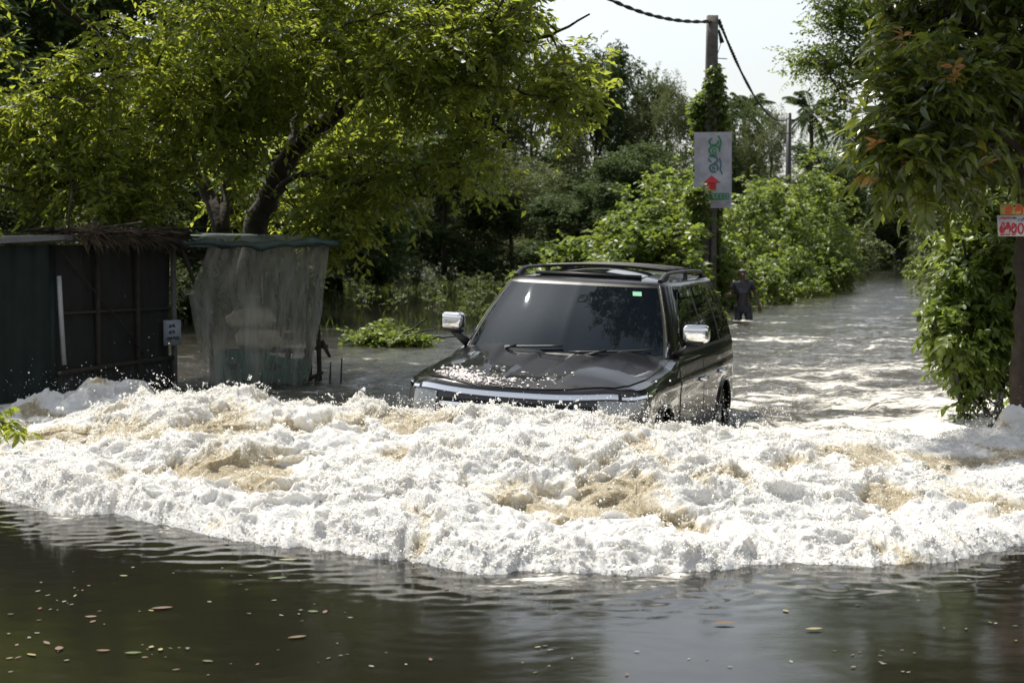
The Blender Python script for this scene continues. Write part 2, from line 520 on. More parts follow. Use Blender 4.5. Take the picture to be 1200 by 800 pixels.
p = nd(nt, 'ShaderNodeBsdfPrincipled', IOR=1.333)
p.inputs['Specular IOR Level'].default_value = .35; p.inputs['Subsurface Weight'].default_value = 1; p.inputs['Subsurface Radius'].default_value = (1, .95, .85); p.inputs['Subsurface Scale'].default_value = .009
L(cr.outputs[0], p.inputs['Base Color'])
rr = nd(nt, 'ShaderNodeMapRange'); rr.inputs['To Min'].default_value = .55; rr.inputs['To Max'].default_value = .12
L(mr.outputs[0], rr.inputs['Value']); L(rr.outputs[0], p.inputs['Roughness'])
hh = nd(nt, 'ShaderNodeMath', operation='MULTIPLY_ADD'); hh.inputs[1].default_value = .35; L(n2.outputs['Fac'], hh.inputs[0]); L(n1.outputs['Fac'], hh.inputs[2])
bp = nd(nt, 'ShaderNodeBump', Strength=1, Distance=.04)
L(hh.outputs[0], bp.inputs['Height']); L(bp.outputs[0], p.inputs['Normal'])
tr = nd(nt, 'ShaderNodeBsdfTranslucent'); L(cr.outputs[0], tr.inputs[0])
ms = nd(nt, 'ShaderNodeMixShader', Fac=.33); L(p.outputs[0], ms.inputs[1]); L(tr.outputs[0], ms.inputs[2])
L(ms.outputs[0], out.inputs[0])
wave.data.materials.append(fmat)

# mounds of foam: against the shack, at the tree foot, behind the rear wheel
mb = MB(); tans = []
for cx_, cy_, rx_, ry_, hh_, sd in ((-4.0, 15.8, .62, .55, .34, 1), (-4.5, 15.5, .5, .5, .20, 2), (-3.5, 15.5, .55, .5, .25, 3), (-2.95, 14.9, .5, .5, .10, 7), (4.42, 13.9, .26, .28, .27, 4), (4.2, 13.65, .3, .25, .12, 5), (1.95, 12.0, .5, .3, .10, 8)):
    nu, nv = 150, 70
    a_, r2 = np.meshgrid(np.linspace(0, 2 * PI, nu), np.linspace(0, 1, nv), indexing='ij')
    a_, r2 = a_.ravel(), r2.ravel()
    wob_ = 1 + .25 * np.sin(a_ * 3 + sd) + .12 * np.sin(a_ * 7 + sd * 2)
    q = np.stack([cx_ + np.cos(a_) * r2 * rx_ * wob_, cy_ + np.sin(a_) * r2 * ry_ * wob_, hh_ * (1 - r2 ** 1.6) - .05 * (r2 > .97)], 1)
    ev = (1 - r2) ** .5
    dd_ = ev * (noise(q, .32, 81) * .16 + (.4 - np.abs(noise(q, .15, 82)) * 1.5) * .07 + (.35 - np.abs(noise(q, .07, 83)) * 1.4) * .03 + noise(q, .03, 84) * .012)
    q = q + np.stack([np.cos(a_) * .4 * r2, np.sin(a_) * .4 * r2, .9 + 0 * a_], 1) * dd_[:, None]
    q[:, :2] += ev[:, None] * np.stack([noise(q, .2, 85), noise(q, .2, 86)], 1) * .09
    mb.grid(q, nu, nv)
    tans.append(sm(.05, .4, noise(q, .3, 87)))
mo_ = mb.build('splash_foam', fmat, smooth=True); attr(mo_, 'tan', np.concatenate(tans))
tag(mo_, 'foam thrown up against the shack corner and the tree foot', kind='stuff')

# spray: beads and flecks thrown up by the wave, the shack and the car
ICO_V = []
t_ = (1 + 5 ** .5) / 2
for a_, b_ in ((1, t_), (-1, t_), (1, -t_), (-1, -t_)):
    ICO_V += [(a_, b_, 0), (0, a_, b_), (b_, 0, a_)]
ICO_V = np.array(ICO_V, float); ICO_V /= np.linalg.norm(ICO_V[0])
dd = np.linalg.norm(ICO_V[:, None] - ICO_V[None], axis=2)
el = 1.0515
ICO_F = np.array([(i, j, k) for i in range(12) for j in range(i + 1, 12) for k in range(j + 1, 12) if abs(dd[i, j] - el) < .02 and abs(dd[i, k] - el) < .02 and abs(dd[j, k] - el) < .02])
nn = np.cross(ICO_V[ICO_F[:, 1]] - ICO_V[ICO_F[:, 0]], ICO_V[ICO_F[:, 2]] - ICO_V[ICO_F[:, 0]])
flip = (nn * ICO_V[ICO_F].mean(1)).sum(1) < 0
ICO_F[flip] = ICO_F[flip][:, ::-1]


OCT_V = np.array([(1, 0, 0), (-1, 0, 0), (0, 1, 0), (0, -1, 0), (0, 0, 1), (0, 0, -1)], float)
OCT_F = np.array([(0, 2, 4), (2, 1, 4), (1, 3, 4), (3, 0, 4), (2, 0, 5), (1, 2, 5), (3, 1, 5), (0, 3, 5)])


def flecks(P, R, rng):
    N = len(P)
    V = OCT_V[None] * R[:, None, None] * rng.uniform(.35, 1.5, (N, 6, 1)) + rng.normal(0, .35, (N, 6, 3)) * R[:, None, None]
    return (V + P[:, None]).reshape(-1, 3), (OCT_F[None] + (np.arange(N) * 6)[:, None, None]).reshape(-1, 3)


def beads(P, R, stretch=None):
    N = len(P)
    V = ICO_V[None] * R[:, None, None]
    if stretch is not None:
        V = V * stretch[:, None, :]
    V = V + P[:, None]
    Fc = ICO_F[None] + (np.arange(N) * 12)[:, None, None]
    return V.reshape(-1, 3), Fc.reshape(-1, 3)


WP = P
W_d, W_u, W_v, W_x, W_tan = d, u, v, X, tanw
pick_w = (.25 + np.clip(d * 6, 0, 1)) * np.clip(hc / .3, .05, 1) * (v < .4) * (1 + 2.5 * np.exp(-((u - 1) / .06) ** 2) + 2.2 * np.exp(-((u - .03) / .05) ** 2)) * (1 - .6 * tanw)
pick_w = pick_w / pick_w.sum()
sp, sr, ss = [], [], []
# granules lying on the foam
N = 150000
idx = rng.choice(len(WP), N, p=pick_w)
r_ = rng.gamma(2.0, .0013, N) + .001
off = np.abs(rng.normal(0, .009, N)) - .003
fleck_P = WP[idx] + np.stack([rng.normal(0, .008, N), -off * .5, off], 1); fleck_R = r_
# jets: short ballistic arcs leaving the surface
J = 700
idx = rng.choice(len(WP), J, p=pick_w)
for k in idx:
    n = rng.integers(6, 26)
    vel = np.array([rng.normal(0, .55), -abs(rng.normal(.35, .5)), abs(rng.normal(.75, .45)) + .1])
    tq = np.sort(rng.uniform(0, .22, n))
    q = WP[k] + vel * tq[:, None] + np.array([0, 0, -4.9]) * (tq ** 2)[:, None] + rng.normal(0, .006, (n, 3))
    sp.append(q); sr.append(rng.gamma(2, .0012, n) + .001); ss.append(np.ones((n, 3)) * [1, 1, 1.3])
# splash against the shack, round the rear wheel and behind the crest
for (cx, cy, cz, n, sx, sz) in ((-4.2, 15.9, .26, 260, .35, .10), (-3.7, 15.4, .26, 220, .3, .08), (-2.9, 14.6, .3, 120, .4, .16), (2.15, 14.9, .12, 700, .3, .12), (1.5, 13.4, .1, 500, .3, .1), (1.0, 11.9, .42, 600, .3, .08),
                               (-.9, 11.9, .46, 300, .35, .05), (0, 11.5, .5, 350, .6, .04), (-3.2, 17.5, .4, 60, .8, .35), (4.35, 14.2, .12, 500, .2, .1)):
    q = rng.normal(0, 1, (n, 3)) * [sx, sx, sz] + [cx, cy, cz]
    q[:, 2] = np.abs(q[:, 2])
    sp.append(q); sr.append(rng.gamma(2, .0011, n) + .001); ss.append(np.ones((n, 3)))
# flecks lying on the rough water to the right of the car
SP, SR, SS = np.concatenate(sp), np.concatenate(sr), np.concatenate(ss)
V, Fc = beads(SP, SR, SS)
b = MB(); b.quads(V, Fc)
V, Fc = flecks(fleck_P, fleck_R, rng); fr_ = MB(); fr_.quads(V, Fc)
frm, nt, out = mat('froth_white')
df = nd(nt, 'ShaderNodeBsdfDiffuse'); df.inputs[0].default_value = (.95, .94, .91, 1); tl = nd(nt, 'ShaderNodeBsdfTranslucent'); tl.inputs[0].default_value = (.95, .94, .91, 1)
ms = nd(nt, 'ShaderNodeMixShader', Fac=.5); nt.links.new(df.outputs[0], ms.inputs[1]); nt.links.new(tl.outputs[0], ms.inputs[2]); nt.links.new(ms.outputs[0], out.inputs[0])
fo = fr_.build('froth', None); attr(fo, 'tan', np.full(len(V), -.1)); fo.data.materials.append(frm)
tag(fo, 'fine white froth lying on the bow wave', kind='stuff')
smat = simple('spray_white', (.93, .92, .89), rough=.75, spec=.2)
tag(b.build('water_spray', smat, smooth=True), 'white drops and flecks of spray flying off the bow wave', kind='stuff')
# ------------------------------------------------------------------ the car (local: x across, y backwards from the nose, z up from the road)
paint = simple('black_paint', (.005, .0055, .007), rough=.3, spec=.1, coat=.6, coatr=.02, noise_s=3, noise_a=.25)
# a film of mud and water on the lower doors
def dirty_paint():
    m, nt, out = mat('black_paint_wet')
    L = nt.links.new
    p = nd(nt, 'ShaderNodeBsdfPrincipled', Roughness=.3)
    p.inputs['Specular IOR Level'].default_value = .15
    p.inputs['Coat Weight'].default_value = .9; p.inputs['Coat Roughness'].default_value = .02
    tc = nd(nt, 'ShaderNodeTexCoord'); mp = nd(nt, 'ShaderNodeMapping', Scale=(3, 3, .8)); L(tc.outputs['Object'], mp.inputs[0])
    n = nd(nt, 'ShaderNodeTexNoise', Scale=4, Detail=7, Roughness=.7); L(mp.outputs[0], n.inputs['Vector'])
    sx = nd(nt, 'ShaderNodeSeparateXYZ'); L(tc.outputs['Object'], sx.inputs[0])
    mr = nd(nt, 'ShaderNodeMapRange'); mr.inputs['From Min'].default_value = 1.0; mr.inputs['From Max'].default_value = .45; L(sx.outputs['Z'], mr.inputs['Value'])
    m1 = nd(nt, 'ShaderNodeMath', operation='MULTIPLY'); L(mr.outputs[0], m1.inputs[0]); L(n.outputs['Fac'], m1.inputs[1])
    r = ramp(nt, [(.25, (.0065, .007, .009)), (.66, (.022, .019, .014))], m1.outputs[0]); L(r.outputs[0], p.inputs['Base Color'])
    r2 = nd(nt, 'ShaderNodeMapRange'); r2.inputs['From Min'].default_value = .25; r2.inputs['From Max'].default_value = .6; r2.inputs['To Min'].default_value = 1; r2.inputs['To Max'].default_value = .45
    L(m1.outputs[0], r2.inputs['Value']); L(r2.outputs[0], p.inputs['Coat Weight'])
    b = nd(nt, 'ShaderNodeBump', Strength=.12, Distance=.01); n2 = nd(nt, 'ShaderNodeTexNoise', Scale=60, Detail=2); L(tc.outputs['Object'], n2.inputs['Vector'])
    L(n2.outputs['Fac'], b.inputs['Height']); L(b.outputs[0], p.inputs['Normal'])
    L(p.outputs[0], out.inputs[0])
    return m
wetpaint = dirty_paint()
def screen():
    m, nt, out = mat('windscreen_glass')
    L = nt.links.new
    p = nd(nt, 'ShaderNodeBsdfPrincipled'); p.inputs['Specular IOR Level'].default_value = .30; p.inputs['Specular Tint'].default_value = (.72, .88, 1, 1)
    tc = nd(nt, 'ShaderNodeTexCoord'); n = nd(nt, 'ShaderNodeTexNoise', Scale=5, Detail=8, Roughness=.8); L(tc.outputs['Object'], n.inputs['Vector'])
    v = nd(nt, 'ShaderNodeTexVoronoi', Scale=55); L(tc.outputs['Object'], v.inputs['Vector'])
    lt = nd(nt, 'ShaderNodeMath', operation='LESS_THAN'); lt.inputs[1].default_value = .11; L(v.outputs['Distance'], lt.inputs[0])
    gt = nd(nt, 'ShaderNodeMapRange'); gt.inputs['From Min'].default_value = .5; gt.inputs['From Max'].default_value = .72; L(n.outputs['Fac'], gt.inputs['Value'])
    mu = nd(nt, 'ShaderNodeMath', operation='MULTIPLY'); L(lt.outputs[0], mu.inputs[0]); L(gt.outputs[0], mu.inputs[1])
    c = nd(nt, 'ShaderNodeMix', data_type='RGBA'); c.inputs[6].default_value = (.004, .006, .009, 1); c.inputs[7].default_value = (.25, .24, .21, 1); L(mu.outputs[0], c.inputs[0]); L(c.outputs[2], p.inputs['Base Color'])
    r = nd(nt, 'ShaderNodeMapRange'); r.inputs['From Min'].default_value = .35; r.inputs['From Max'].default_value = .75; r.inputs['To Min'].default_value = .01; r.inputs['To Max'].default_value = .022; L(n.outputs['Fac'], r.inputs['Value']); L(r.outputs[0], p.inputs['Roughness'])
    L(p.outputs[0], out.inputs[0])
    return m
chrome = simple('chrome', (.80, .80, .82), rough=.07, metal=1)
glass_d = simple('tinted_glass', (.004, .005, .006), rough=.02, spec=.5)
glass_w = screen()
trim = simple('black_trim', (.012, .012, .012), rough=.45)
rubber = simple('rubber', (.015, .015, .015), rough=.8, noise_s=20)
lampm = simple('lamp_lens', (.20, .205, .21), rough=.10, metal=.6, coat=1, noise_s=60, noise_a=.6)
dark = simple('dark_void', (.004, .004, .004), rough=.9)
greens = simple('green_sticker', (.16, .42, .27), rough=.5, noise_s=30, noise_a=.15)
alloy = simple('alloy', (.35, .35, .36), rough=.3, metal=.9)

car = empty('car', (-.03, 12, -.42), 'large black four wheel drive with chrome mirrors pushing through the flood behind the bow wave', 'car')
car.rotation_euler = (0, rad(2.3), rad(-16.5))


def cat(tab, u):
    """Catmull-Rom through rows of tab at parameter u"""
    tab = np.asarray(tab, float)
    u = np.clip(np.asarray(u, float), 0, len(tab) - 1 - 1e-6)
    i = u.astype(int); t = (u - i)[..., None]
    T = np.vstack([2 * tab[0] - tab[1], tab, 2 * tab[-1] - tab[-2]])
    p0, p1, p2, p3 = T[i], T[i + 1], T[i + 2], T[i + 3]
    return .5 * (2 * p1 + (p2 - p0) * t + (2 * p0 - 5 * p1 + 4 * p2 - p3) * t ** 2 + (3 * p1 - p0 - 3 * p2 + p3) * t ** 3)


BO = [(0, 0), (.24, .005), (.47, .028), (.68, .085), (.84, .175), (.93, .31), (.962, .50), (.975, .85), (.98, 1.4), (.98, 2.0), (.98, 2.8), (.98, 3.6), (.965, 4.25), (.93, 4.65), (.82, 4.86), (.6, 4.93), (.3, 4.95), (0, 4.95)]
BO[0] = (0, 0)


def hoodz(x, y):
    x = np.abs(x)
    z = np.interp(y, [0, .06, .14, .3, .6, 1.0, 1.45, 1.7, 4.5, 4.95], [.965, 1.005, 1.045, 1.085, 1.125, 1.165, 1.20, 1.185, 1.18, 1.10])
    z = z + .012 - (.062 * (x / .95) ** 2.6 + .03 * sm(.62, .95, x)) * (1 - .88 * sm(1.25, 1.75, y))
    fade = sm(.05, .45, y) * sm(1.75, 1.45, y)
    rd = .30 + .16 * sm(.1, 1.4, y)
    z = z + fade * (.036 * sm(rd - .035, rd + .045, x) - .05 * sm(rd + .06, .93, x) * .6)
    z = z + fade * (-.020 * sm(.16, .12, x) )
    return z


def body_pt(u, v, sgn):
    o = cat(BO, u)
    x, y = o[..., 0], o[..., 1]
    k = np.interp(v, [0, .10, .35, .62, .80, .90, .96, 1.0], [.93, .97, 1.0, 1.0, .992, .985, .975, .955])
    fx = 1 - (1 - k) * 1.0
    # nose and tail also lean in with height
    yc_ = 2.5
    y2 = yc_ + (y - yc_) * (1 - (1 - k) * .55)
    x2 = x * fx
    zt = hoodz(x2, y2)
    z = .30 + (zt - .30) * v
    # crease along the doors
    x2 = x2 + .012 * np.exp(-((z - .98) / .05) ** 2) * sm(.6, 1.2, y2) * sm(.5, .8, np.abs(x2)) 
    return np.stack([x2 * sgn, y2, z], -1)


def body_mesh():
    b = MB()
    u = np.linspace(0, len(BO) - 1, 171)
    vv = np.concatenate([np.linspace(0, .8, 17), np.linspace(.82, 1, 12)])
    kk = np.linspace(.93, 0, 26)
    # full closed ring: right half then mirrored left half
    rows = []
    def row(vfun):
        A = vfun(u, 1); B = vfun(u[1:-1][::-1], -1)
        return np.concatenate([A, B])
    for v in vv: rows.append(row(lambda uu, s: body_pt(uu, np.full_like(uu, v), s)))
    top = rows[-1]
    for k in kk:
        r = top.copy(); r[:, 0] *= k; r[:, 2] = hoodz(r[:, 0], r[:, 1]); rows.append(r)
    R = np.array(rows); m, n = R.shape[:2]
    Fq = []
    for i in range(m - 1):
        for j in range(n):
            Fq.append([i * n + j, i * n + (j + 1) % n, (i + 1) * n + (j + 1) % n, (i + 1) * n + j])
    b.quads(R.reshape(-1, 3), Fq)
    # floor
    b.f.append(np.array([[j for j in range(n)][::-1]]))
    return b


body = body_mesh().build('body', wetpaint, car, smooth=True)
import bmesh
bm = bmesh.new(); bm.from_mesh(body.data); bmesh.ops.remove_doubles(bm, verts=bm.verts, dist=.0004); bmesh.ops.recalc_face_normals(bm, faces=bm.faces)
# cut the wheel arches
bm.to_mesh(body.data); bm.free()


def cutter(y, s, r=.455):
    a = np.arange(48) / 48 * 2 * PI
    V = [(x, y + r * math.cos(t), .40 + r * math.sin(t)) for x in (s * .66, s * 1.2) for t in a]
    Fq = [[j, (j + 1) % 48, 48 + (j + 1) % 48, 48 + j] for j in range(48)]
    b = MB(); b.quads(V, Fq); b.f.append(np.array([list(range(48))[::-1]])); b.f.append(np.array([list(range(48, 96))]))
    o = b.build('cutter', dark)
    bm = bmesh.new(); bm.from_mesh(o.data); bmesh.ops.recalc_face_normals(bm, faces=bm.faces); bm.to_mesh(o.data); bm.free()
    return o


cs = [cutter(y, s) for y in (.92, 3.77) for s in (-1, 1)]
for c_ in cs:
    md = body.modifiers.new('b', 'BOOLEAN'); md.operation = 'DIFFERENCE'; md.object = c_; md.solver = 'EXACT'
body.parent = None
dg = bpy.context.evaluated_depsgraph_get()
nm = bpy.data.meshes.new_from_object(body.evaluated_get(dg))
body.modifiers.clear()
body.data = nm
body.parent = car
for c_ in cs: bpy.data.objects.remove(c_)
try: body.data.set_sharp_from_angle(angle=rad(35))
except Exception: pass
body.data.polygons.foreach_set('use_smooth', np.ones(len(body.data.polygons), bool))


def patch(fn, name, m, us, vs, off=.006, skirt=.014, parent=None, smooth=True, lo=None, hi=None):
    """panel lying off the surface fn(u,v); thin skirt round its edge; lo/hi bound v as functions of u"""
    U, V_ = np.meshgrid(us, np.linspace(0, 1, len(vs)), indexing='ij')
    vl = np.full(len(us), vs[0]) if lo is None else lo(us)
    vh = np.full(len(us), vs[-1]) if hi is None else hi(us)
    vn = (vs - vs[0]) / (vs[-1] - vs[0])
    VV = vl[:, None] + (vh - vl)[:, None] * vn[None]
    e = 1e-3
    P = fn(U, VV)
    n = np.cross(fn(U + e, VV) - P, fn(U, VV + e) - P)
    n /= np.linalg.norm(n, axis=-1)[..., None] + 1e-12
    cen = np.array([0, 2.5, .6])
    if ((P - cen) * n).sum() < 0: n = -n
    A = P + n * off
    B = A - n * skirt
    nu, nv = A.shape[:2]
    b = MB().grid(A.reshape(-1, 3), nu, nv)
    ring = [(i, 0) for i in range(nu)] + [(nu - 1, j) for j in range(1, nv)] + [(i, nv - 1) for i in range(nu - 2, -1, -1)] + [(0, j) for j in range(nv - 2, 0, -1)]
    k = len(ring)
    # the rim sits slightly rounded
    S = np.array([A[i, j] for i, j in ring] + [B[i, j] for i, j in ring])
    b.quads(S, [[q, (q + 1) % k, k + (q + 1) % k, k + q] for q in range(k)])
    return b.build(name, m, parent or car, smooth=smooth, auto=40)


# bonnet: x fraction x y
def hood_fn(u, v):
    hw = np.interp(v, [0, .1, .35, .7, 1.5], [.72, .80, .86, .875, .87])
    x = u * hw
    y0 = .05 + .16 * np.abs(u) ** 2.6
    y1 = 1.36 + .13 * u ** 2
    y = y0 + (y1 - y0) * v
    return np.stack([x, y, hoodz(x, y)], -1)
bonnet = patch(hood_fn, 'bonnet', paint, np.linspace(-1, 1, 61), np.linspace(0, 1, 50), off=.009, skirt=.02)


def side(s):
    def fn(y, z):
        # find u for y along the side by interpolation
        ug = np.linspace(5, 14, 400)
        yg = cat(BO, ug)[:, 1]
        u = np.interp(y, yg, ug)
        zt = hoodz(np.full_like(y, .93), y)
        v = (z - .30) / (zt - .30)
        return body_pt(u, v, s)
    return fn


def archz(y):
    d = np.clip(.50 ** 2 - (y - 3.77) ** 2, 0, None) ** .5
    return np.maximum(.42, .40 + d)


for s in (1, -1):
    d1 = patch(side(s), 'door', wetpaint, np.linspace(1.52, 2.60, 30), np.linspace(.42, 1.12, 24), off=.006, skirt=.012)
    d2 = patch(side(s), 'door', wetpaint, np.linspace(2.62, 3.62, 40), np.linspace(.42, 1.12, 24), off=.006, skirt=.012, lo=archz)
    for dr, yy in ((d1, 2.42), (d2, 3.42)):
        p0 = side(s)(np.array([yy - .09, yy, yy + .09]), np.array([.965] * 3))
        b = MB()
        q = p0.copy(); q[:, 0] += s * .045
        q = np.vstack([p0[0] + [s * .008, -.025, 0], q, p0[2] + [s * .008, .025, 0]])
        b.tube(q, [.014, .017, .017, .017, .014], 8)
        h_ = b.build('handle', chrome, dr, smooth=True)
    # swollen arch lips
    for ya in (.92, 3.77):
        a = np.linspace(-.15, PI + .15, 34)
        yy = ya + .465 * np.cos(a); zz = .40 + .465 * np.sin(a)
        q = side(s)(yy, np.clip(zz, .32, 1.2)); q[:, 0] += s * .004
        MB().tube(q, .022, 8).build('wheel_arch', wetpaint, car, smooth=True)

# greenhouse
G0 = [(0, 1.27), (.3, 1.285), (.6, 1.345), (.80, 1.44), (.90, 1.60), (.935, 2.05), (.945, 2.75), (.945, 3.55), (.93, 4.25), (.88, 4.68), (.6, 4.84), (.3, 4.88), (0, 4.89)]
G1 = [(0, 1.98), (.22, 1.99), (.44, 2.02), (.60, 2.075), (.685, 2.19), (.71, 2.50), (.715, 3.0), (.715, 3.60), (.705, 4.18), (.665, 4.46), (.45, 4.56), (.22, 4.58), (0, 4.585)]


def gh_fn(u, v):
    s = np.sign(u) + (u == 0)
    a, b_ = cat(G0, np.abs(u)), cat(G1, np.abs(u))
    v_ = v[..., None] if hasattr(v, 'shape') and v.shape else v
    o = a + (b_ - a) * v_
    bow = .035 * np.sin(np.clip(v, 0, 1) * PI)
    x = o[..., 0] * (1 + bow * 1.0)
    y = o[..., 1] - bow * .9 * np.exp(-np.abs(u) / 3.0)
    zb = 1.155 + .02 * sm(2, 4, np.abs(u)) 
    z = zb + (1.775 - zb) * v
    return np.stack([x * s, y, z], -1)


b = MB()
u = np.linspace(0, 12, 145)
rows = []
for v in np.linspace(-.04, 1, 22):
    A = gh_fn(u, np.full_like(u, v)); B = gh_fn(-u[1:-1][::-1], np.full(len(u) - 2, v))
    rows.append(np.concatenate([A, B]))
top = rows[-1]
cx_, cyy = 0, 3.2
for k in (.985, .96, .9, .8, .65, .5, .35, .2, .08, 0.0):
    r = top.copy(); r[:, 0] *= k; r[:, 1] = cyy + (r[:, 1] - cyy) * (k if k > .9 else k)
    r[:, 2] = 1.775 + .022 * (1 - ((k - .9) / .1) ** 2 if k > .9 else 1) + .055 * (1 - (max(k, 0) / .9) ** 2 if k < .9 else 0)
    rows.append(r)
R = np.array(rows); m_, n_ = R.shape[:2]
b.quads(R.reshape(-1, 3), [[i * n_ + j, i * n_ + (j + 1) % n_, (i + 1) * n_ + (j + 1) % n_, (i + 1) * n_ + j] for i in range(m_ - 1) for j in range(n_)])
b.build('roof', paint, car, smooth=True, auto=50)

ws = patch(gh_fn, 'windscreen', glass_w, np.linspace(-3.18, 3.18, 61), np.linspace(.06, .93, 24), off=.006, skirt=.01)
st = patch(gh_fn, 'sticker', greens, np.linspace(1.95, 2.32, 6), np.linspace(.82, .875, 4), off=.009, skirt=.001, parent=ws)
# dark frit band round the glass
patch(gh_fn, 'windscreen_surround', trim, np.linspace(-3.3, 3.3, 61), np.linspace(.0, .058, 4), off=.009, skirt=.012)
patch(gh_fn, 'windscreen_surround', trim, np.linspace(-3.3, 3.3, 61), np.linspace(.932, .965, 4), off=.007, skirt=.012)
for s in (1, -1):
    patch(gh_fn, 'pillar_trim', chrome, s * np.linspace(3.34, 3.46, 5), np.linspace(.03, .96, 24), off=.014, skirt=.02)
    patch(gh_fn, 'pillar_seal', trim, s * np.linspace(3.20, 3.33, 4), np.linspace(.03, .96, 24), off=.008, skirt=.02)
    sf = patch(gh_fn, 'side_window', glass_d, s * np.linspace(4.25, 5.86, 26), np.linspace(.10, .90, 14), off=.004, skirt=.01, hi=lambda uu: np.interp(np.abs(uu), [4.25, 4.9, 6], [.50, .88, .90]))
    sr_ = patch(gh_fn, 'side_window', glass_d, s * np.linspace(5.98, 7.02, 20), np.linspace(.10, .90, 14), off=.004, skirt=.01)
    sq = patch(gh_fn, 'side_window', glass_d, s * np.linspace(7.14, 8.35, 20), np.linspace(.12, .88, 14), off=.004, skirt=.01)
    patch(gh_fn, 'door_pillar', trim, s * np.linspace(5.87, 5.97, 4), np.linspace(.08, .92, 14), off=.007, skirt=.012)
    patch(gh_fn, 'door_pillar', trim, s * np.linspace(7.03, 7.13, 4), np.linspace(.08, .92, 14), off=.007, skirt=.012)
    patch(gh_fn, 'window_visor', glass_d, s * np.linspace(4.75, 5.86, 26), np.linspace(.78, .93, 5), off=.028, skirt=.004)
    patch(gh_fn, 'window_visor', glass_d, s * np.linspace(5.98, 7.02, 26), np.linspace(.78, .93, 5), off=.028, skirt=.004)
    patch(gh_fn, 'window_trim', chrome if s == -2 else trim, s * np.linspace(4.2, 8.4, 60), np.linspace(.055, .09, 3), off=.012, skirt=.016)
    # roof rail
    yr = np.array([2.16, 2.24, 2.36, 2.6, 3.2, 3.8, 4.1, 4.24, 4.32]); zr = np.array([1.785, 1.815, 1.847, 1.858, 1.863, 1.858, 1.847, 1.815, 1.78])
    xr = s * np.interp(yr, [2.1, 2.6, 4.4], [.64, .655, .645])
    rl = MB().tube(np.stack([xr, yr, zr], 1), [.024, .021, .018, .016, .016, .016, .018, .021, .024], 10)
    rl.beam((xr[0], 2.2, 1.77), (xr[2], 2.42, 1.84), .035, .05)
    rl.beam((xr[3], 3.25, 1.77), (xr[3], 3.27, 1.855), .03, .05)
    rl.beam((xr[7], 4.28, 1.77), (xr[6], 4.1, 1.84), .035, .05)
    rl.build('roof_rail', trim, car, smooth=True, auto=50)
patch(gh_fn, 'rear_window', glass_d, np.linspace(10.0, 12.0, 20), np.linspace(.15, .85, 10), off=.004, skirt=.01)

# sunroof lifted open over the front of the roof
b = MB()
sx_, sy_ = np.meshgrid(np.linspace(-.46, .46, 20), np.linspace(0, 1, 10), indexing='ij')
P = np.stack([sx_, 2.22 + .62 * sy_, 1.868 - .012 * (1 - sy_) - .05 * (sx_ / .5) ** 2 + .012 * sy_], -1).reshape(-1, 3)
b.grid(P, 20, 10)
b.build('sunroof', glass_w, car, smooth=True)
b = MB()
b.beam((-.47, 2.19, 1.822), (.47, 2.19, 1.822), .035, .03)
b.build('wind_deflector', trim, car)
for yy in (2.95, 3.35, 3.75):
    b = MB(); xx = np.linspace(-.62, .62, 14)
    b.tube(np.stack([xx, 0 * xx + yy, 1.875 - .03 * (xx / .62) ** 2 + .02], 1), .017, 8)
    b.build('roof_bar', trim, car, smooth=True)

# wipers
for x0, x1 in ((-.62, .02), (.08, .76)):
    b = MB()
    q = gh_fn(np.linspace(x0, x1, 8) / .28, np.full(8, .085) + np.linspace(-.02, .05, 8)) + np.array([0, -.03, .015])
    b.tube(q, .009, 6)
    b.tube([q[1] + [.03, -.08, -.03], q[3] + [0, -.02, .015]], [.014, .008], 6)
    b.build('wiper', trim, car, smooth=True)

# mirrors
for s in (1, -1):
    bm = bmesh.new()
    bmesh.ops.create_cube(bm, size=1)
    for v in bm.verts:
        x, y, z = v.co
        v.co = (s * (1.055 + x * .205 + .0 * z), 1.70 + y * .15 + x * .05 - .01 * z, 1.39 + z * .15 - (.02 if x > 0 else 0) * 0)
    if s < 0: bmesh.ops.reverse_faces(bm, faces=bm.faces)
    bmesh.ops.bevel(bm, geom=bm.edges[:], offset=.048, segments=4, affect='EDGES', profile=.6)
    me = bpy.data.meshes.new('mirror'); bm.to_mesh(me); bm.free()
    me.polygons.foreach_set('use_smooth', np.ones(len(me.polygons), bool)); me.materials.append(chrome)
    mo = bpy.data.objects.new('mirror', me); C.objects.link(mo); mo.parent = car
    b = MB(); b.beam((s * .90, 1.68, 1.20), (s * 1.04, 1.70, 1.31), .09, .05); b.beam((s * .98, 1.70, 1.305), (s * 1.12, 1.71, 1.316), .11, .028)
    b.build('arm', trim, mo)
    b = MB(); b.box((s * 1.058, 1.781, 1.39), (.17, .006, .11)); b.build('mirror_glass', glass_w, mo)

# nose: chrome strip, headlamps, grille
def nose(u, z):
    s = np.sign(u) + (u == 0)
    o = cat(BO, np.abs(u))
    zt = hoodz(o[..., 0], o[..., 1])
    return body_pt(np.abs(u), (z - .30) / (zt - .30), 1) * np.stack([s, np.ones_like(s), np.ones_like(s)], -1)
patch(nose, 'grille_chrome_strip', chrome, np.linspace(-3.55, 3.55, 60), np.linspace(0, 1, 6), off=.018, skirt=.03,
      lo=lambda uu: hoodz(cat(BO, np.abs(uu))[:, 0], cat(BO, np.abs(uu))[:, 1]) - .052, hi=lambda uu: hoodz(cat(BO, np.abs(uu))[:, 0], cat(BO, np.abs(uu))[:, 1]) - .026)
gr = patch(nose, 'grille', dark, np.linspace(-2.6, 2.6, 40), np.linspace(.70, .90, 8), off=.006, skirt=.02)
for zz in (.74, .80, .86):
    patch(nose, 'grille_bar', chrome, np.linspace(-2.55, 2.55, 40), np.linspace(zz - .012, zz + .012, 3), off=.022, skirt=.02, parent=gr)
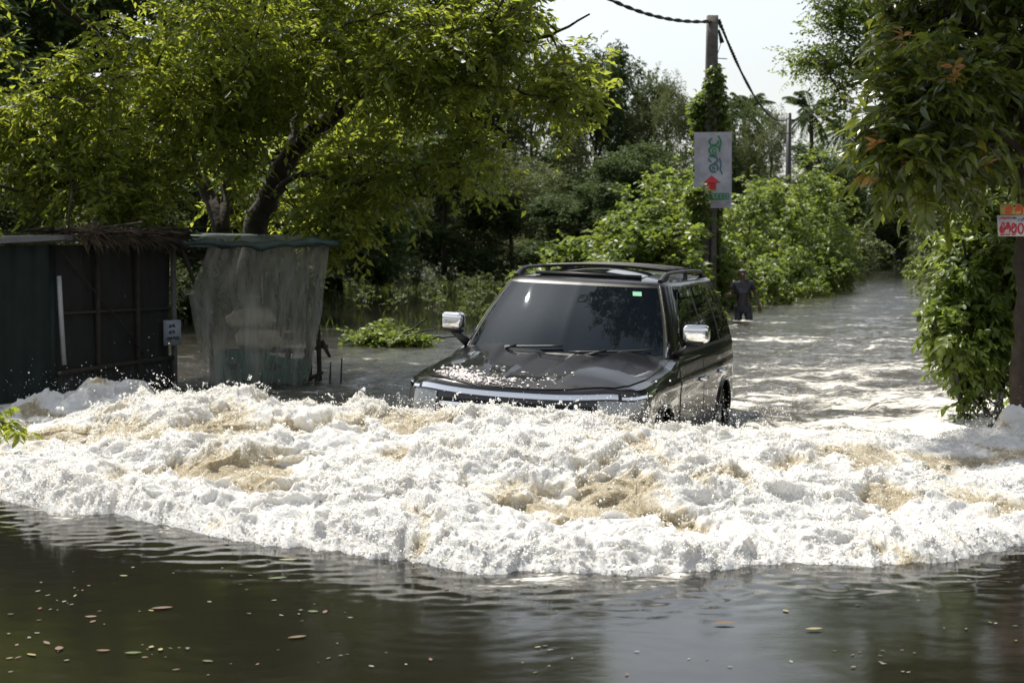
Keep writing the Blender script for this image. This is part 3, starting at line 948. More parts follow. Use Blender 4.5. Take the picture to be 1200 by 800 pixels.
for s in (1, -1):
    hl = patch(nose, 'headlight', lampm, s * np.linspace(2.75, 6.1, 30), np.linspace(0, 1, 8), off=.012, skirt=.03,
          lo=lambda uu: np.interp(np.abs(uu), [2.75, 6.1], [.72, .90]), hi=lambda uu: hoodz(cat(BO, np.abs(uu))[:, 0], cat(BO, np.abs(uu))[:, 1]) - .062)
    patch(nose, 'lamp_trim', chrome, s * np.linspace(3.7, 6.35, 30), np.linspace(0, 1, 3), off=.020, skirt=.03,
          lo=lambda uu: hoodz(cat(BO, np.abs(uu))[:, 0], cat(BO, np.abs(uu))[:, 1]) - .052, hi=lambda uu: hoodz(cat(BO, np.abs(uu))[:, 0], cat(BO, np.abs(uu))[:, 1]) - .034, parent=hl)
patch(nose, 'bumper', paint, np.linspace(-6.2, 6.2, 60), np.linspace(.34, .66, 8), off=.05, skirt=.07)

# wheels
for y in (.92, 3.77):
    for s in (1, -1):
        wx = s * .83
        a = np.arange(40) / 40 * 2 * PI
        prof = [(.0, .24), (.0, .30), (.02, .37), (.06, .395), (.14, .40), (.20, .395), (.24, .37), (.26, .30), (.26, .24)]
        V = np.array([[wx + s * (px_ - .13), y + r * math.cos(t), .40 + r * math.sin(t)] for px_, r in prof for t in a])
        b = MB(); b.quads(V, [[i * 40 + j, i * 40 + (j + 1) % 40, (i + 1) * 40 + (j + 1) % 40, (i + 1) * 40 + j] for i in range(len(prof) - 1) for j in range(40)])
        wh = b.build('wheel', rubber, car, smooth=True)
        b = MB()
        for k in range(6):
            t = k / 6 * 2 * PI
            b.beam((wx + s * .10, y + .03 * math.cos(t), .40 + .03 * math.sin(t)), (wx + s * .09, y + .24 * math.cos(t), .40 + .24 * math.sin(t)), .06, .03)
        q = np.stack([0 * a + wx + s * .09, y + .235 * np.cos(a), .40 + .235 * np.sin(a)], 1)
        b.tube(np.vstack([q, q[:1]]), .016, 6, cap=False)
        b.build('rim', alloy, wh)
# drops of foam clinging to the bonnet
rng = np.random.default_rng(9)
n = 520
uu = np.concatenate([rng.normal(-.62, .10, n // 2), rng.normal(-.30, .14, n // 4), rng.uniform(-.9, .5, n // 4)])
vvv = np.concatenate([np.abs(rng.normal(.07, .045, n // 2)), np.abs(rng.normal(.05, .03, n // 4)), np.abs(rng.normal(.0, .10, n // 4))])
q = hood_fn(np.clip(uu, -.97, .97), np.clip(vvv, 0, 1)) + [0, 0, .012]
V, Fc = beads(q, rng.gamma(2, .0022, len(q)) + .0025, rng.uniform(.6, 1.7, (len(q), 3)) * [1, 1, .6])
b = MB(); b.quads(V, Fc)
o = b.build('bonnet_foam', simple('foam_flecks', (.80, .74, .72), rough=.3), smooth=True)
o.matrix_world = Matrix.LocRotScale(car.location, car.rotation_euler, None)
tag(o, 'white flecks of foam lying on the front of the black bonnet', kind='stuff')
# ------------------------------------------------------------------ foliage engine
def nrmz(v): return v / (np.linalg.norm(v, axis=-1, keepdims=True) + 1e-9)


def leaves_into(b, rng, P, D, L, wr=.42, six=False, tint=None, up_j=.6):
    """folded leaf blades: base P, direction D, length L"""
    N = len(P)
    D = nrmz(D)
    hint = np.array([0, 0, 1.]) + rng.normal(0, up_j, (N, 3))
    W = nrmz(np.cross(D, hint)); Nn = np.cross(W, D)
    Lc = L[:, None]
    w = Lc * wr * .5
    if tint is None: tint = rng.uniform(0, 1, N)
    tint = np.broadcast_to(np.asarray(tint, float), (N,))
    if not six:
        V = np.stack([P, P + D * Lc * .42 - W * w + Nn * Lc * .07, P + D * Lc - Nn * Lc * .08, P + D * Lc * .42 + W * w + Nn * Lc * .07], 1)
        base = np.arange(N)[:, None] * 4
        Fq = np.concatenate([base + [0, 1, 2], base + [0, 2, 3]])
        b.quads(V.reshape(-1, 3), Fq, np.repeat(tint, 4))
    else:
        V = np.stack([P, P + D * Lc * .35, P + D * Lc * .7 - Nn * Lc * .05, P + D * Lc - Nn * Lc * .16,
                      P + D * Lc * .32 - W * w + Nn * Lc * .06, P + D * Lc * .66 - W * w * .8 + Nn * Lc * .01,
                      P + D * Lc * .32 + W * w + Nn * Lc * .06, P + D * Lc * .66 + W * w * .8 + Nn * Lc * .01], 1)
        base = np.arange(N)[:, None] * 8
        T = np.concatenate([base + [0, 4, 1], base + [0, 1, 6], base + [5, 3, 2], base + [2, 3, 7]])
        Q = np.concatenate([base + [4, 5, 2, 1], base + [1, 2, 7, 6]])
        b.quads(V.reshape(-1, 3), T, np.repeat(tint, 8))
        b.f.append(Q + (b.n - N * 8))


def sprays(b, tb, rng, cen, rad_, ns, nl, leafL, droop=.5, wr=.42, six=False, updir=.2, outc=None, twig=.004, tint_c=None, side_w=.8, hang=.35, whorl=False):
    """every clump carries ns twigs with nl leaves each; b leaves, tb twigs"""
    cen = np.asarray(cen, float); K = len(cen)
    rad_ = np.broadcast_to(rad_, (K,))
    c = np.repeat(cen, ns, 0); R = np.repeat(rad_, ns)
    S = len(c)
    out = nrmz(rng.normal(0, 1, (S, 3)))
    out[:, 2] *= .8
    if outc is not None:
        out = out + .55 * nrmz(c - outc)
    dirv = nrmz(out + [0, 0, updir])
    st = c + rng.normal(0, .3, (S, 3)) * R[:, None]
    ln = R * rng.uniform(.55, 1.15, S)
    tcl = rng.normal(0, .12, K) if tint_c is None else tint_c
    tcl = np.repeat(tcl, ns)
    t = (np.arange(nl) + .6) / nl
    if whorl: t = .55 + .45 * t
    pos = st[:, None] + dirv[:, None] * (ln[:, None] * t)[..., None]
    pos[..., 2] -= droop * (ln[:, None] * t ** 2)
    sd = nrmz(np.cross(dirv, [0, 0, 1.]))
    sg = np.where(np.arange(nl) % 2, 1, -1)[None, :, None]
    dn = dirv[:, None] * .6 + sd[:, None] * sg * side_w + np.array([0, 0, -hang]) + rng.normal(0, .28, (S, nl, 3))
    Lr = leafL * rng.uniform(.65, 1.25, (S, nl))
    tint = np.clip(.5 + tcl[:, None] + rng.normal(0, .16, (S, nl)), 0, 1)
    leaves_into(b, rng, pos.reshape(-1, 3), dn.reshape(-1, 3), Lr.ravel(), wr, six, tint.ravel())
    if tb is not None:
        # three-sided twigs
        tt_ = np.array([0, .5, 1.])
        q = st[:, None] + dirv[:, None] * (ln[:, None] * tt_)[..., None]
        q[..., 2] -= droop * ln[:, None] * tt_ ** 2
        x = nrmz(np.cross(dirv, rng.normal(0, 1, (S, 3)))); y = np.cross(dirv, x)
        rr = np.array([1, .7, .3]) * twig
        ring = []
        for k in range(3):
            for a in (0, 2.09, 4.19):
                ring.append(q[:, k] + (math.cos(a) * x + math.sin(a) * y) * rr[k])
        V = np.stack(ring, 1)
        base = np.arange(S)[:, None] * 9
        Fq = np.concatenate([base + [k * 3 + j, k * 3 + (j + 1) % 3, (k + 1) * 3 + (j + 1) % 3, (k + 1) * 3 + j] for k in range(2) for j in range(3)])
        tb.quads(V.reshape(-1, 3), Fq)


def ell(rng, c, r, n, inner=.35, gap=0, seed=1, gs=1.2):
    d = nrmz(rng.normal(0, 1, (n * 4, 3)))
    k = rng.uniform(inner ** 3, 1, n * 4) ** (1 / 3)
    P = np.array(c) + d * k[:, None] * np.array(r)
    if gap:
        P = P[noise(P, gs, seed) > gap]
    return P[:n]


def limb(b, rng, a, z, r0, r1, sag=.15, n=7, seg=7, wob=.06):
    a, z = np.array(a, float), np.array(z, float)
    L = np.linalg.norm(z - a)
    t = np.linspace(0, 1, n)[:, None]
    P = a + (z - a) * t
    P[:, 2:3] += L * sag * np.sin(t * PI) * 1.0
    P[1:-1] += rng.normal(0, wob * L / n, (n - 2, 3))
    b.tube(P, np.linspace(r0, r1, n), seg, cap=False)
    return P


def limbs_to(b, rng, skel, cen, r0=.03, r1=.008, sag=.1, seg=5, maxn=None):
    """join clump centres to the nearest skeleton point"""
    skel = np.asarray(skel)
    cen = np.asarray(cen)
    order = np.argsort(np.linalg.norm(cen[:, None] - skel[None], axis=2).min(1))
    pts = list(skel)
    for k in order[:maxn]:
        A = np.array(pts)
        d = np.linalg.norm(A - cen[k], axis=1) + .35 * np.maximum(0, A[:, 2] - cen[k][2])
        j = d.argmin()
        P = limb(b, rng, A[j], cen[k], r0 * min(1, .4 + d[j] * .3), r1, sag, 6, seg)
        pts += [P[3], P[5]]


bark = simple('bark', (.055, .043, .032), rough=.9, noise_s=9, noise_a=.5, bump=.9, bscale=26)
bark_d = simple('dark_bark', (.030, .024, .018), rough=.9, noise_s=9, noise_a=.5, bump=.6, bscale=20)
twigm = simple('twig', (.045, .035, .022), rough=.85)
lm_bright = leafmat('leaf_bright', [(0, (.042, .070, .016)), (.45, (.095, .140, .026)), (.8, (.17, .215, .040)), (1, (.30, .28, .06))], trans=.6, tcol=(.56, .62, .06))
lm_mid = leafmat('leaf_mid', [(0, (.020, .040, .013)), (.5, (.035, .065, .018)), (1, (.075, .11, .030))], trans=.35, tcol=(.12, .20, .03), rough=.5)
lm_far = leafmat('leaf_far', [(0, (.030, .050, .018)), (.5, (.050, .080, .025)), (1, (.10, .13, .042))], trans=.38, tcol=(.10, .15, .03), rough=.6, spec=.3)
lm_olive = leafmat('leaf_olive', [(0, (.035, .050, .018)), (.5, (.065, .085, .026)), (1, (.13, .14, .05))], trans=.35, tcol=(.16, .20, .04), rough=.55)
lm_vine = leafmat('leaf_vine', [(0, (.035, .060, .014)), (.5, (.085, .13, .026)), (1, (.18, .23, .05))], trans=.45, tcol=(.38, .48, .06), rough=.42)
lm_gloss = leafmat('leaf_glossy', [(0, (.020, .040, .010)), (.42, (.060, .095, .020)), (.72, (.14, .18, .030)), (.9, (.18, .15, .03)), (1, (.32, .16, .04))], trans=.45, tcol=(.36, .40, .04), rough=.26, spec=.7)
lm_swamp = leafmat('leaf_swamp', [(0, (.025, .032, .012)), (.5, (.048, .062, .02)), (1, (.10, .115, .035))], trans=.4, tcol=(.2, .28, .04), rough=.5)
def px_ell(rng, tab, Ymul=1.0, **kw):
    out = []
    for (px, py, Y, rx, ry, rY, n) in tab:
        c = at(px, py, Y)
        out.append(ell(rng, c, (rx / F * Y, rY, ry / F * Y), n, **kw))
    return np.concatenate(out)


# ---- A: the broad leaning tree behind the shack
rng = np.random.default_rng(101)
tA = empty('leaning_tree', (-3.5, 22, -.4), 'broad bright leaved tree leaning right with dark forked trunks rising behind the shack roof', 'tree')
tb = MB(); skel = []
base = np.array(tA.location)
def poly(tab):
    return np.array([at(*q) for q in tab])
def thick(tb, P, r0, r1, n=8):
    t = np.linspace(0, len(P) - 1, len(P) * 4)
    Q = cat(P, t)
    Q[1:-1] += rng.normal(0, .018, (len(Q) - 2, 3))
    tb.tube(Q - base, np.linspace(r0, r1, len(Q)), n, cap=False)
    return list(Q)
skel += thick(tb, poly([(292, 330, 22), (300, 275, 22), (316, 232, 22), (338, 190, 21.8), (376, 148, 21.6), (425, 108, 21.3), (480, 62, 21), (545, 15, 20.6), (620, -40, 20.2), (690, -80, 20)]), .19, .035)
skel += thick(tb, poly([(270, 330, 22.2), (262, 278, 22.2), (250, 236, 22.4), (232, 205, 22.5), (200, 150, 22.3), (150, 90, 21.8), (90, 20, 21), (10, -40, 20.5)]), .14, .03)
skel += thick(tb, poly([(262, 270, 22.2), (268, 220, 22.5), (272, 170, 22.8), (262, 110, 22.8), (280, 40, 22.5), (300, -60, 22)]), .10, .03)
skel += thick(tb, poly([(338, 190, 21.8), (350, 150, 22.2), (352, 100, 22.4), (380, 20, 22), (430, -70, 21.8)]), .09, .02)
skel += thick(tb, poly([(316, 232, 22), (352, 205, 21), (400, 212, 20.4), (450, 222, 20), (505, 232, 19.8)]), .045, .012)
skel += thick(tb, poly([(232, 205, 22.5), (170, 190, 21.5), (110, 200, 20.4), (50, 220, 19.6)]), .06, .015)
skel += thick(tb, poly([(376, 148, 21.6), (430, 95, 20.6), (500, 92, 20), (580, 105, 19.6), (650, 118, 19.4)]), .05, .012)
skel += thick(tb, poly([(480, 62, 21), (560, 55, 20.2), (630, 50, 19.6), (690, 20, 19.3)]), .045, .012)
cl = px_ell(rng, [(60, 160, 20, 80, 55, 1.2, 40), (150, 130, 20, 130, 70, 1.6, 70), (260, 70, 20.5, 130, 80, 1.8, 80), (380, 90, 21, 140, 90, 1.8, 72), (500, 60, 20, 130, 75, 1.5, 80),
                  (600, 50, 19.7, 75, 65, 1.2, 30), (655, 105, 19.4, 42, 35, .7, 14), (330, 205, 21, 170, 55, 1.6, 46), (490, 170, 20.3, 80, 60, 1.2, 22), (110, 225, 19.5, 110, 40, 1.2, 34), (420, 235, 20.3, 70, 30, 1, 9),
                  (560, 185, 19.8, 50, 40, .8, 8), (250, -60, 20.5, 300, 70, 2.2, 80), (500, -60, 20, 120, 60, 1.4, 26), (160, -180, 20.5, 260, 80, 2.4, 40), (-90, 120, 19.5, 90, 180, 2, 60), (390, 275, 20.6, 14, 18, .4, 5)],
             gap=-.22, gs=.9, seed=71)
cl = np.concatenate([cl, px_ell(rng, [(-130, -60, 17.6, 110, 130, 1.2, 55)]), ell(rng, (-5.9, 17.5, 5.9), (1.6, 1.1, .9), 75)])  # crown clumps added out of view to shade the shack and left wave
# the sides nearest the forked trunks are bare, so the wood shows
sk = np.array(skel); spx = 600 + sk[:, 0] / sk[:, 1] * F; spy = HZ + (CAMH - sk[:, 2]) / sk[:, 1] * F
cpx = 600 + cl[:, 0] / cl[:, 1] * F; cpy = HZ + (CAMH - cl[:, 2]) / cl[:, 1] * F
dmin = np.hypot(cpx[:, None] - spx[None, :72], cpy[:, None] - spy[None, :72]).min(1)
mv = (dmin < 30) & (cpy > 90) & (cpx > 220) & (cl[:, 1] < 22.6)
cl[mv, 1] = 22.8 + rng.uniform(0, .8, mv.sum())
limbs_to(tb, rng, np.array(skel) - base, cl - base, .032, .007, .08, 5)
tb.build('trunk', bark_d, tA, smooth=True)
lb, wb_ = MB(), MB()
tc_ = rng.normal(.0, .13, len(cl))
sprays(lb, wb_, rng, cl - base, .50, 8, 11, .128, droop=.45, wr=.40, updir=.15, twig=.0045, tint_c=tc_, hang=.45)
lb.build('crown', lm_bright, tA)
wb_.build('twigs', twigm, tA)


# ---- generic background tree prototypes
def bg_tree(name, seed, H, Wd, material, leafL, nclump, clR, ns=17, nl=11, lobes=8, trunk_r=.28, low=.13, wr=.5):
    rng = np.random.default_rng(seed)
    root = empty(name)
    tb = MB(); skel = []
    tilt = rng.normal(0, .05 * H, 2)
    P = np.array([[0, 0, -1.2], [tilt[0] * .1, 0, H * .15], [tilt[0] * .3, tilt[1] * .3, H * .35], [tilt[0] * .6, tilt[1] * .6, H * .6], [tilt[0], tilt[1], H * .88]])
    Q = cat(P, np.linspace(0, 4, 16)); tb.tube(Q, np.linspace(trunk_r, .05, 16), 8, cap=False); skel += list(Q[4:])
    cl = []
    for k in range(lobes):
        a = k * 2.4 + rng.uniform(0, 1)
        zz = H * (low + (1 - low) * ((k + .5) / lobes)) * rng.uniform(.88, 1.0)
        f = 1 - .75 * ((zz / H - .35) / .65) ** 2 if zz / H > .35 else .8
        c = np.array([math.cos(a) * Wd * .34 * f, math.sin(a) * Wd * .34 * f, zz - H * .06])
        limb(tb, rng, Q[int(4 + 10 * k / lobes)], c, trunk_r * .35, .03, .05, 6, 6)
        skel.append(c)
        r = Wd * rng.uniform(.20, .30)
        cl.append(ell(rng, c, (r, r, r * rng.uniform(.6, .85)), nclump // lobes, inner=.5, gap=-.3, gs=1.6, seed=seed + k))
    cl = np.concatenate(cl)
    cl = cl[cl[:, 2] > H * .06]
    limbs_to(tb, rng, skel, cl, .05, .015, .05, 4, maxn=60)
    tb.build('trunk', bark, root, smooth=True)
    lb = MB()
    tcl = noise(cl, 3.0, seed) * .35 + rng.normal(0, .09, len(cl))
    sprays(lb, None, rng, cl, clR, ns, nl, leafL, droop=.3, wr=wr, updir=.3, tint_c=tcl, hang=.3)
    lb.build('crown', material, root)
    return root


def dup(root, loc, rz=0, sc=(1, 1, 1), label=None, group=None):
    r = root.copy(); C.objects.link(r); r.location = loc; r.rotation_euler = (0, 0, rz); r.scale = sc
    if label: r['label'] = label
    if group: r['group'] = group
    for ch in list(root.children):
        c = ch.copy(); C.objects.link(c); c.parent = r
        for g in ch.children:
            d = g.copy(); C.objects.link(d); d.parent = c
    return r


protos = [bg_tree('broadleaf_tree', 201, 14, 10, lm_far, .27, 250, 1.05),
          bg_tree('broadleaf_tree', 202, 14, 9, lm_far, .25, 250, .98, lobes=9),
          bg_tree('feathery_tree', 203, 14, 11, lm_olive, .23, 240, 1.1, lobes=8, wr=.35)]
protoH = [14, 14, 14]
usedp = [False] * 3
GRP = 'trees standing in the flood behind the car'


def place_tree(k, px, top, Y, wpx, label, group=GRP, rz=None, dark=False):
    z0 = -.3
    X = (px - 600) / F * Y
    topz = CAMH + (HZ - top) / F * Y
    sz = (topz - z0) / 14.0
    basew = [10, 9, 11][k]
    sx = wpx / F * Y / basew
    rz = rz if rz is not None else (px * 1.7 + Y) % 6.28
    if not usedp[k]:
        r = protos[k]; usedp[k] = True
        r.location = (X, Y, z0); r.rotation_euler = (0, 0, rz); r.scale = (sx, sx, sz)
    else:
        r = dup(protos[k], (X, Y, z0), rz, (sx, sx, sz))
    tag(r, label, 'tree', group)
    return r


# far skyline, left to right
place_tree(0, 440, 60, 104, 200, 'dark tree behind the leaning tree, left of the tall middle trees')
place_tree(1, 545, 40, 100, 190, 'dark crowned tree just left of the highest treetop behind the car')
place_tree(2, 625, 28, 98, 150, 'highest pale feathery tree, its top against the sky at the edge of the leaning tree')
place_tree(1, 690, 30, 108, 120, 'tall grey green tree whose top stands highest in the open sky')
place_tree(0, 738, 58, 112, 110, 'rounded grey green tree right of the highest treetop')
place_tree(2, 778, 82, 106, 100, 'pale tree with a lower top just left of the utility pole')
place_tree(1, 822, 98, 112, 90, 'tree rising directly behind the vine covered utility pole')
place_tree(0, 862, 108, 118, 90, 'tree just right of the utility pole under the sloping cable')
place_tree(2, 900, 122, 112, 90, 'low feathery tree between the utility pole and the small far pole')
place_tree(1, 966, 152, 125, 100, 'low dark tree below the tall palm')
place_tree(0, 1015, 150, 130, 120, 'dark tree at the far end of the flooded road behind the glossy tree')
place_tree(1, 1075, 130, 132, 130, 'dark tree filling the view above the river bend on the right')
place_tree(2, 1120, 110, 118, 130, 'pale tree far behind the roadside shrub on the right')
place_tree(0, 1175, 80, 110, 140, 'tall dark tree furthest to the right behind the trunk with the signs')
# lower, nearer wood behind the swamp
place_tree(2, 600, 172, 84, 150, 'lower bushy olive tree in front of the tall trees behind the car')
place_tree(1, 680, 205, 80, 130, 'low dark tree left of the vine covered mound')
place_tree(0, 520, 150, 82, 170, 'dark spreading tree at the far edge of the flooded clearing')
place_tree(2, 445, 190, 78, 140, 'low tree behind the right end of the plastic sheet')
place_tree(0, 740, 160, 88, 150, 'mid height tree between the tall skyline trees and the vine mound')
place_tree(1, 395, 120, 76, 180, 'dark tree behind the forked trunks of the leaning tree')
# big dark trees close behind on the left
GL = 'tall dark trees behind the shack'
place_tree(1, 20, -260, 44, 420, 'huge dark tree in the top left corner of the view', GL)
place_tree(0, 170, -220, 50, 420, 'tall dark tree behind the middle of the shack roof', GL)
place_tree(1, 320, -120, 56, 330, 'tall dark tree seen through the fork of the leaning tree', GL)
place_tree(0, -160, -300, 38, 460, 'dark tree furthest to the left, half outside the view', GL)
place_tree(2, 90, 120, 33, 260, 'low dense growth right behind the left end of the shack', GL)
place_tree(1, 250, 150, 36, 260, 'dark undergrowth tree between the shack and the tall trees', GL)
place_tree(0, 400, 200, 58, 150, 'dark low tree beyond the right end of the shack', GL)

# the wood that closes the view behind the flooded clearing
rng = np.random.default_rng(211)
n = 2600
X = rng.uniform(-75, 95, n); Y = rng.uniform(158, 176, n)
Hn = 8.5 + 4 * noise(np.stack([X, 0 * X, 0 * X], 1), 9, 9) + 2 * noise(np.stack([X, 0 * X, 0 * X], 1), 3, 10)
Z = Hn * rng.uniform(0, 1, n) ** .8
lb = MB(); cw = np.stack([X, Y, Z], 1)
sprays(lb, None, rng, cw, 1.5, 10, 8, .5, droop=.3, wr=.6, updir=.3, tint_c=noise(cw, 5, 3) * .3)
tag(lb.build('distant_wood', lm_far), 'far wood that closes the view beyond the flood', kind='stuff')
# trees along the right bank outside the view, mirrored in the side of the car
GR = 'trees along the right bank'
for px, top, Y, wd, k_, lb_ in ((1420, 60, 42, 420, 1, 'tree nearest beyond the right edge of the view'), (1500, -40, 62, 420, 0, 'second tree beyond the right edge of the view'), (1290, 20, 84, 260, 1, 'third tree beyond the right edge of the view'), (1800, -300, 26, 900, 1, 'tree just past the glossy tree on the right bank')):
    place_tree(k_, px, top, Y, wd, lb_, GR)
# ---- palms
def palm(name, seed, px, top, Y, H_extra=0, label=''):
    rng = np.random.default_rng(seed)
    X = (px - 600) / F * Y
    hz = CAMH + (HZ - top) / F * Y
    root = empty(name, (X, Y, -.3), label, 'palm tree', 'palms on the skyline')
    b = MB()
    q = np.stack([np.linspace(0, .5, 10) + .3 * np.sin(np.linspace(0, 3, 10)), np.zeros(10), np.linspace(-.5, hz, 10)], 1)
    b.tube(q, np.linspace(.22, .13, 10), 8); b.build('trunk', bark, root, smooth=True)
    top_ = q[-1]
    lb = MB()
    for k in range(22):
        a = k * 2.4 + rng.uniform(-.3, .3); el_ = rng.uniform(-.5, 1.25)
        L_ = rng.uniform(2.6, 3.5)
        t = np.linspace(0, 1, 16)
        d = np.array([math.cos(a) * math.cos(el_), math.sin(a) * math.cos(el_), math.sin(el_)])
        R_ = top_ + d * (L_ * t)[:, None]; R_[:, 2] -= 1.5 * t ** 2.2 * (1.1 if el_ > .4 else .9)
        lb.tube(R_, np.linspace(.04, .012, 16), 4, tint=.6, cap=False)
        T = np.gradient(R_, axis=0); T /= np.linalg.norm(T, axis=1)[:, None]
        sd = nrmz(np.cross(T, [0, 0, 1.]))
        tt_ = np.linspace(.12, .98, 34)
        Pp = np.stack([np.interp(tt_, t, R_[:, i]) for i in range(3)], 1)
        Ti = np.stack([np.interp(tt_, t, T[:, i]) for i in range(3)], 1); Si = np.stack([np.interp(tt_, t, sd[:, i]) for i in range(3)], 1)
        for s in (-1, 1):
            D = Si * s * .75 + Ti * .6 + [0, 0, -.45] + rng.normal(0, .07, (34, 3))
            leaves_into(lb, rng, Pp, D, .75 * np.sin(np.clip(tt_ * 1.05, 0, 1) * PI) ** .5 * rng.uniform(.85, 1.1, 34), .10, False, rng.uniform(.2, .8, 34))
    lb.build('crown', lm_far, root)
palm('palm_tree', 301, 939, 128, 112, label='tall coconut palm with spread fronds against the sky right of the far pole')
palm('palm_tree', 302, 862, 128, 125, label='small palm crown half hidden in the trees just right of the utility pole')
palm('palm_tree', 303, 979, 150, 140, label='farthest palm tip showing at the edge of the glossy tree')

# ---- vine covered mounds and bushes (domes of leaf clumps)
def bush(name, seed, domes, material, leafL, label, cat_='bush', ns=8, nl=8, clR=.4, wr=.62, group=None, dens=1.0, core=True, droop=.35, six=False, hang=.5):
    rng = np.random.default_rng(seed)
    c0 = at(domes[0][0], HZ, domes[0][2]); c0[2] = 0
    root = empty(name, c0, label, cat_, group)
    cl = []; tb = MB()
    for (px, top, Y, wpx, dep) in domes:
        X = (px - 600) / F * Y; H = CAMH + (HZ - top) / F * Y; rx = wpx / 2 / F * Y
        n = int(dens * 2.2 * (rx * H + dep * H + rx * dep) / clR ** 2 * .55) + 6
        d = nrmz(rng.normal(0, 1, (n, 3))); d[:, 2] = np.abs(d[:, 2])
        P = np.array([X, Y, -.1]) + d * [rx, dep, H - clR * .6] * rng.uniform(.72, 1.04, n)[:, None]
        P += noise(P, 1.1, seed)[:, None] * d * .7
        cl.append(P)
        for k in range(7):
            limb(tb, rng, np.array([X, Y, -.8]) - c0, P[rng.integers(len(P))] - c0, .05, .015, .08, 6, 5)
    cl = np.concatenate(cl)
    cl = cl[cl[:, 2] > .02]
    link_pts = np.array([[ (d_[0] - 600) / F * d_[2], d_[2], -.8] for d_ in domes]) - c0
    if len(link_pts) > 1: tb.tube(link_pts, .06, 5)  # added underwater tube, only joins the stems of the domes into one piece
    tb.build('stem', bark_d, root, smooth=True)
    lb = MB()
    ctr = cl.mean(0) * [1, 1, 0] - c0
    tcl = noise(cl, 1.3, seed + 5) * .3 + rng.normal(0, .08, len(cl))
    sprays(lb, None, rng, cl - c0, clR, ns, nl, leafL, droop=droop, wr=wr, updir=.25, tint_c=tcl, outc=ctr, hang=hang, six=six)
    lb.build('foliage', material, root)
    return root
bush('vine_mound', 401, [(768, 196, 42, 110, 2.4), (800, 180, 43, 90, 2.2), (720, 232, 41, 110, 2.2), (668, 268, 40, 90, 1.8), (636, 290, 39, 60, 1.3)], lm_vine, .15, 'long mound of creeper covered bushes sloping up behind the car roof to the pole', clR=.42)
bush('leafy_bush', 402, [(762, 250, 36.5, 92, 1.1), (728, 268, 36, 60, .9), (797, 262, 36.6, 50, .9)], lm_vine, .17, 'light green bush right behind the car roof in front of the pole', clR=.34)
bush('roadside_bush', 403, [(905, 190, 57, 100, 2.4), (868, 205, 52, 70, 1.8), (945, 178, 62, 90, 2.6), (972, 200, 72, 60, 2.4)], lm_vine, .17, 'tall dense green bush right of the pole, highest on the left river bank', clR=.48)
bush('roadside_bush', 404, [(885, 290, 47, 80, 1.2), (925, 285, 54, 90, 1.4), (960, 262, 60, 60, 1.5)], lm_vine, .15, 'lower bright bush at the water edge behind the wading person', clR=.38)
bush('roadside_bush', 405, [(850, 250, 44, 60, 1.4), (835, 272, 42, 50, 1.2)], lm_vine, .14, 'dark green bush around the foot of the utility pole', clR=.38)
bush('bank_bush', 406, [(985, 262, 95, 60, 2.0), (1010, 258, 118, 60, 2.5)], lm_olive, .2, 'bush at the far end of the left bank before the river bends', clR=.5)
bush('bank_bush', 407, [(1040, 240, 146, 70, 2.5), (1010, 250, 146, 50, 2.5), (1075, 235, 144, 60, 2.5)], lm_olive, .24, 'pale bushes standing behind the posts at the end of the river', clR=.6)
bush('bank_bush', 408, [(1102, 245, 96, 60, 3), (1130, 215, 84, 80, 3)], lm_olive, .2, 'olive bush on the right bank beyond the roadside shrub', clR=.5)
bush('bank_bush', 409, [(1092, 288, 82, 44, 1.5)], lm_vine, .16, 'low bright tuft of bush on the water edge of the right bank', clR=.36)
bush('bank_bush', 410, [(1150, 170, 46, 110, 2.5), (1195, 120, 42, 120, 3), (1115, 262, 52, 50, 1.6)], lm_olive, .16, 'tall pale bush behind the glossy tree on the right bank', clR=.5)

# ---- E: the glossy tree on the right
rng = np.random.default_rng(501)
tE = empty('glossy_tree', (4.66, 14.75, -.4), 'dark glossy leaved tree on the right with orange young leaves and a bare brown trunk', 'tree')
base = np.array(tE.location)
tb = MB(); skel = []
skel += thick(tb, np.array([(4.64, 14.75, -.6), (4.65, 14.75, .2), (4.67, 14.76, 1.2), (4.70, 14.8, 2.4), (4.72, 14.85, 3.4), (4.9, 15, 5), (4.8, 15.2, 7), (4.9, 15.2, 9)]), .108, .05, 12)
skel += thick(tb, poly([(1198, 120, 14.8), (1165, 60, 14.8), (1110, 15, 14.9), (1050, -40, 15), (990, -120, 15), (900, -200, 15)]), .06, .018)
skel += thick(tb, poly([(1200, 190, 14.8), (1160, 150, 14.4), (1110, 135, 14), (1050, 140, 13.8), (1000, 165, 13.8)]), .035, .009)
skel += thick(tb, poly([(1200, 20, 14.9), (1150, -60, 14.8), (1080, -160, 14.8), (960, -330, 14.6), (850, -480, 14.4)]), .06, .02)
skel += thick(tb, poly([(1205, 60, 14.9), (1260, 0, 15), (1350, -80, 15), (1450, -100, 15)]), .06, .02)
cl = px_ell(rng, [(1140, 60, 15, 95, 75, 1.1, 60), (1100, 105, 14.2, 50, 55, .8, 30), (1080, 140, 13.9, 46, 38, .6, 20), (1038, 165, 13.8, 22, 14, .3, 6), (1115, 175, 14.2, 55, 42, .7, 26), (1150, 200, 14.8, 50, 55, .8, 28), (1048, 190, 13.9, 14, 14, .4, 4), (1090, 205, 14, 26, 18, .4, 7), (1118, 228, 14.3, 26, 20, .5, 8),
                  (1165, -60, 15, 150, 70, 1.4, 50), (1290, 60, 15, 80, 160, 1.5, 70), (1085, 15, 15, 40, 45, .8, 18), (1180, 120, 15.6, 60, 90, .6, 30), (1150, -200, 15, 150, 90, 1.8, 70), (1050, -400, 15, 260, 80, 2, 80), (900, -520, 14.6, 200, 80, 1.6, 50), (980, -620, 14.8, 240, 80, 1.8, 50), (1300, -200, 15, 120, 150, 2, 50)],
             gap=-.2, gs=.8, seed=73)
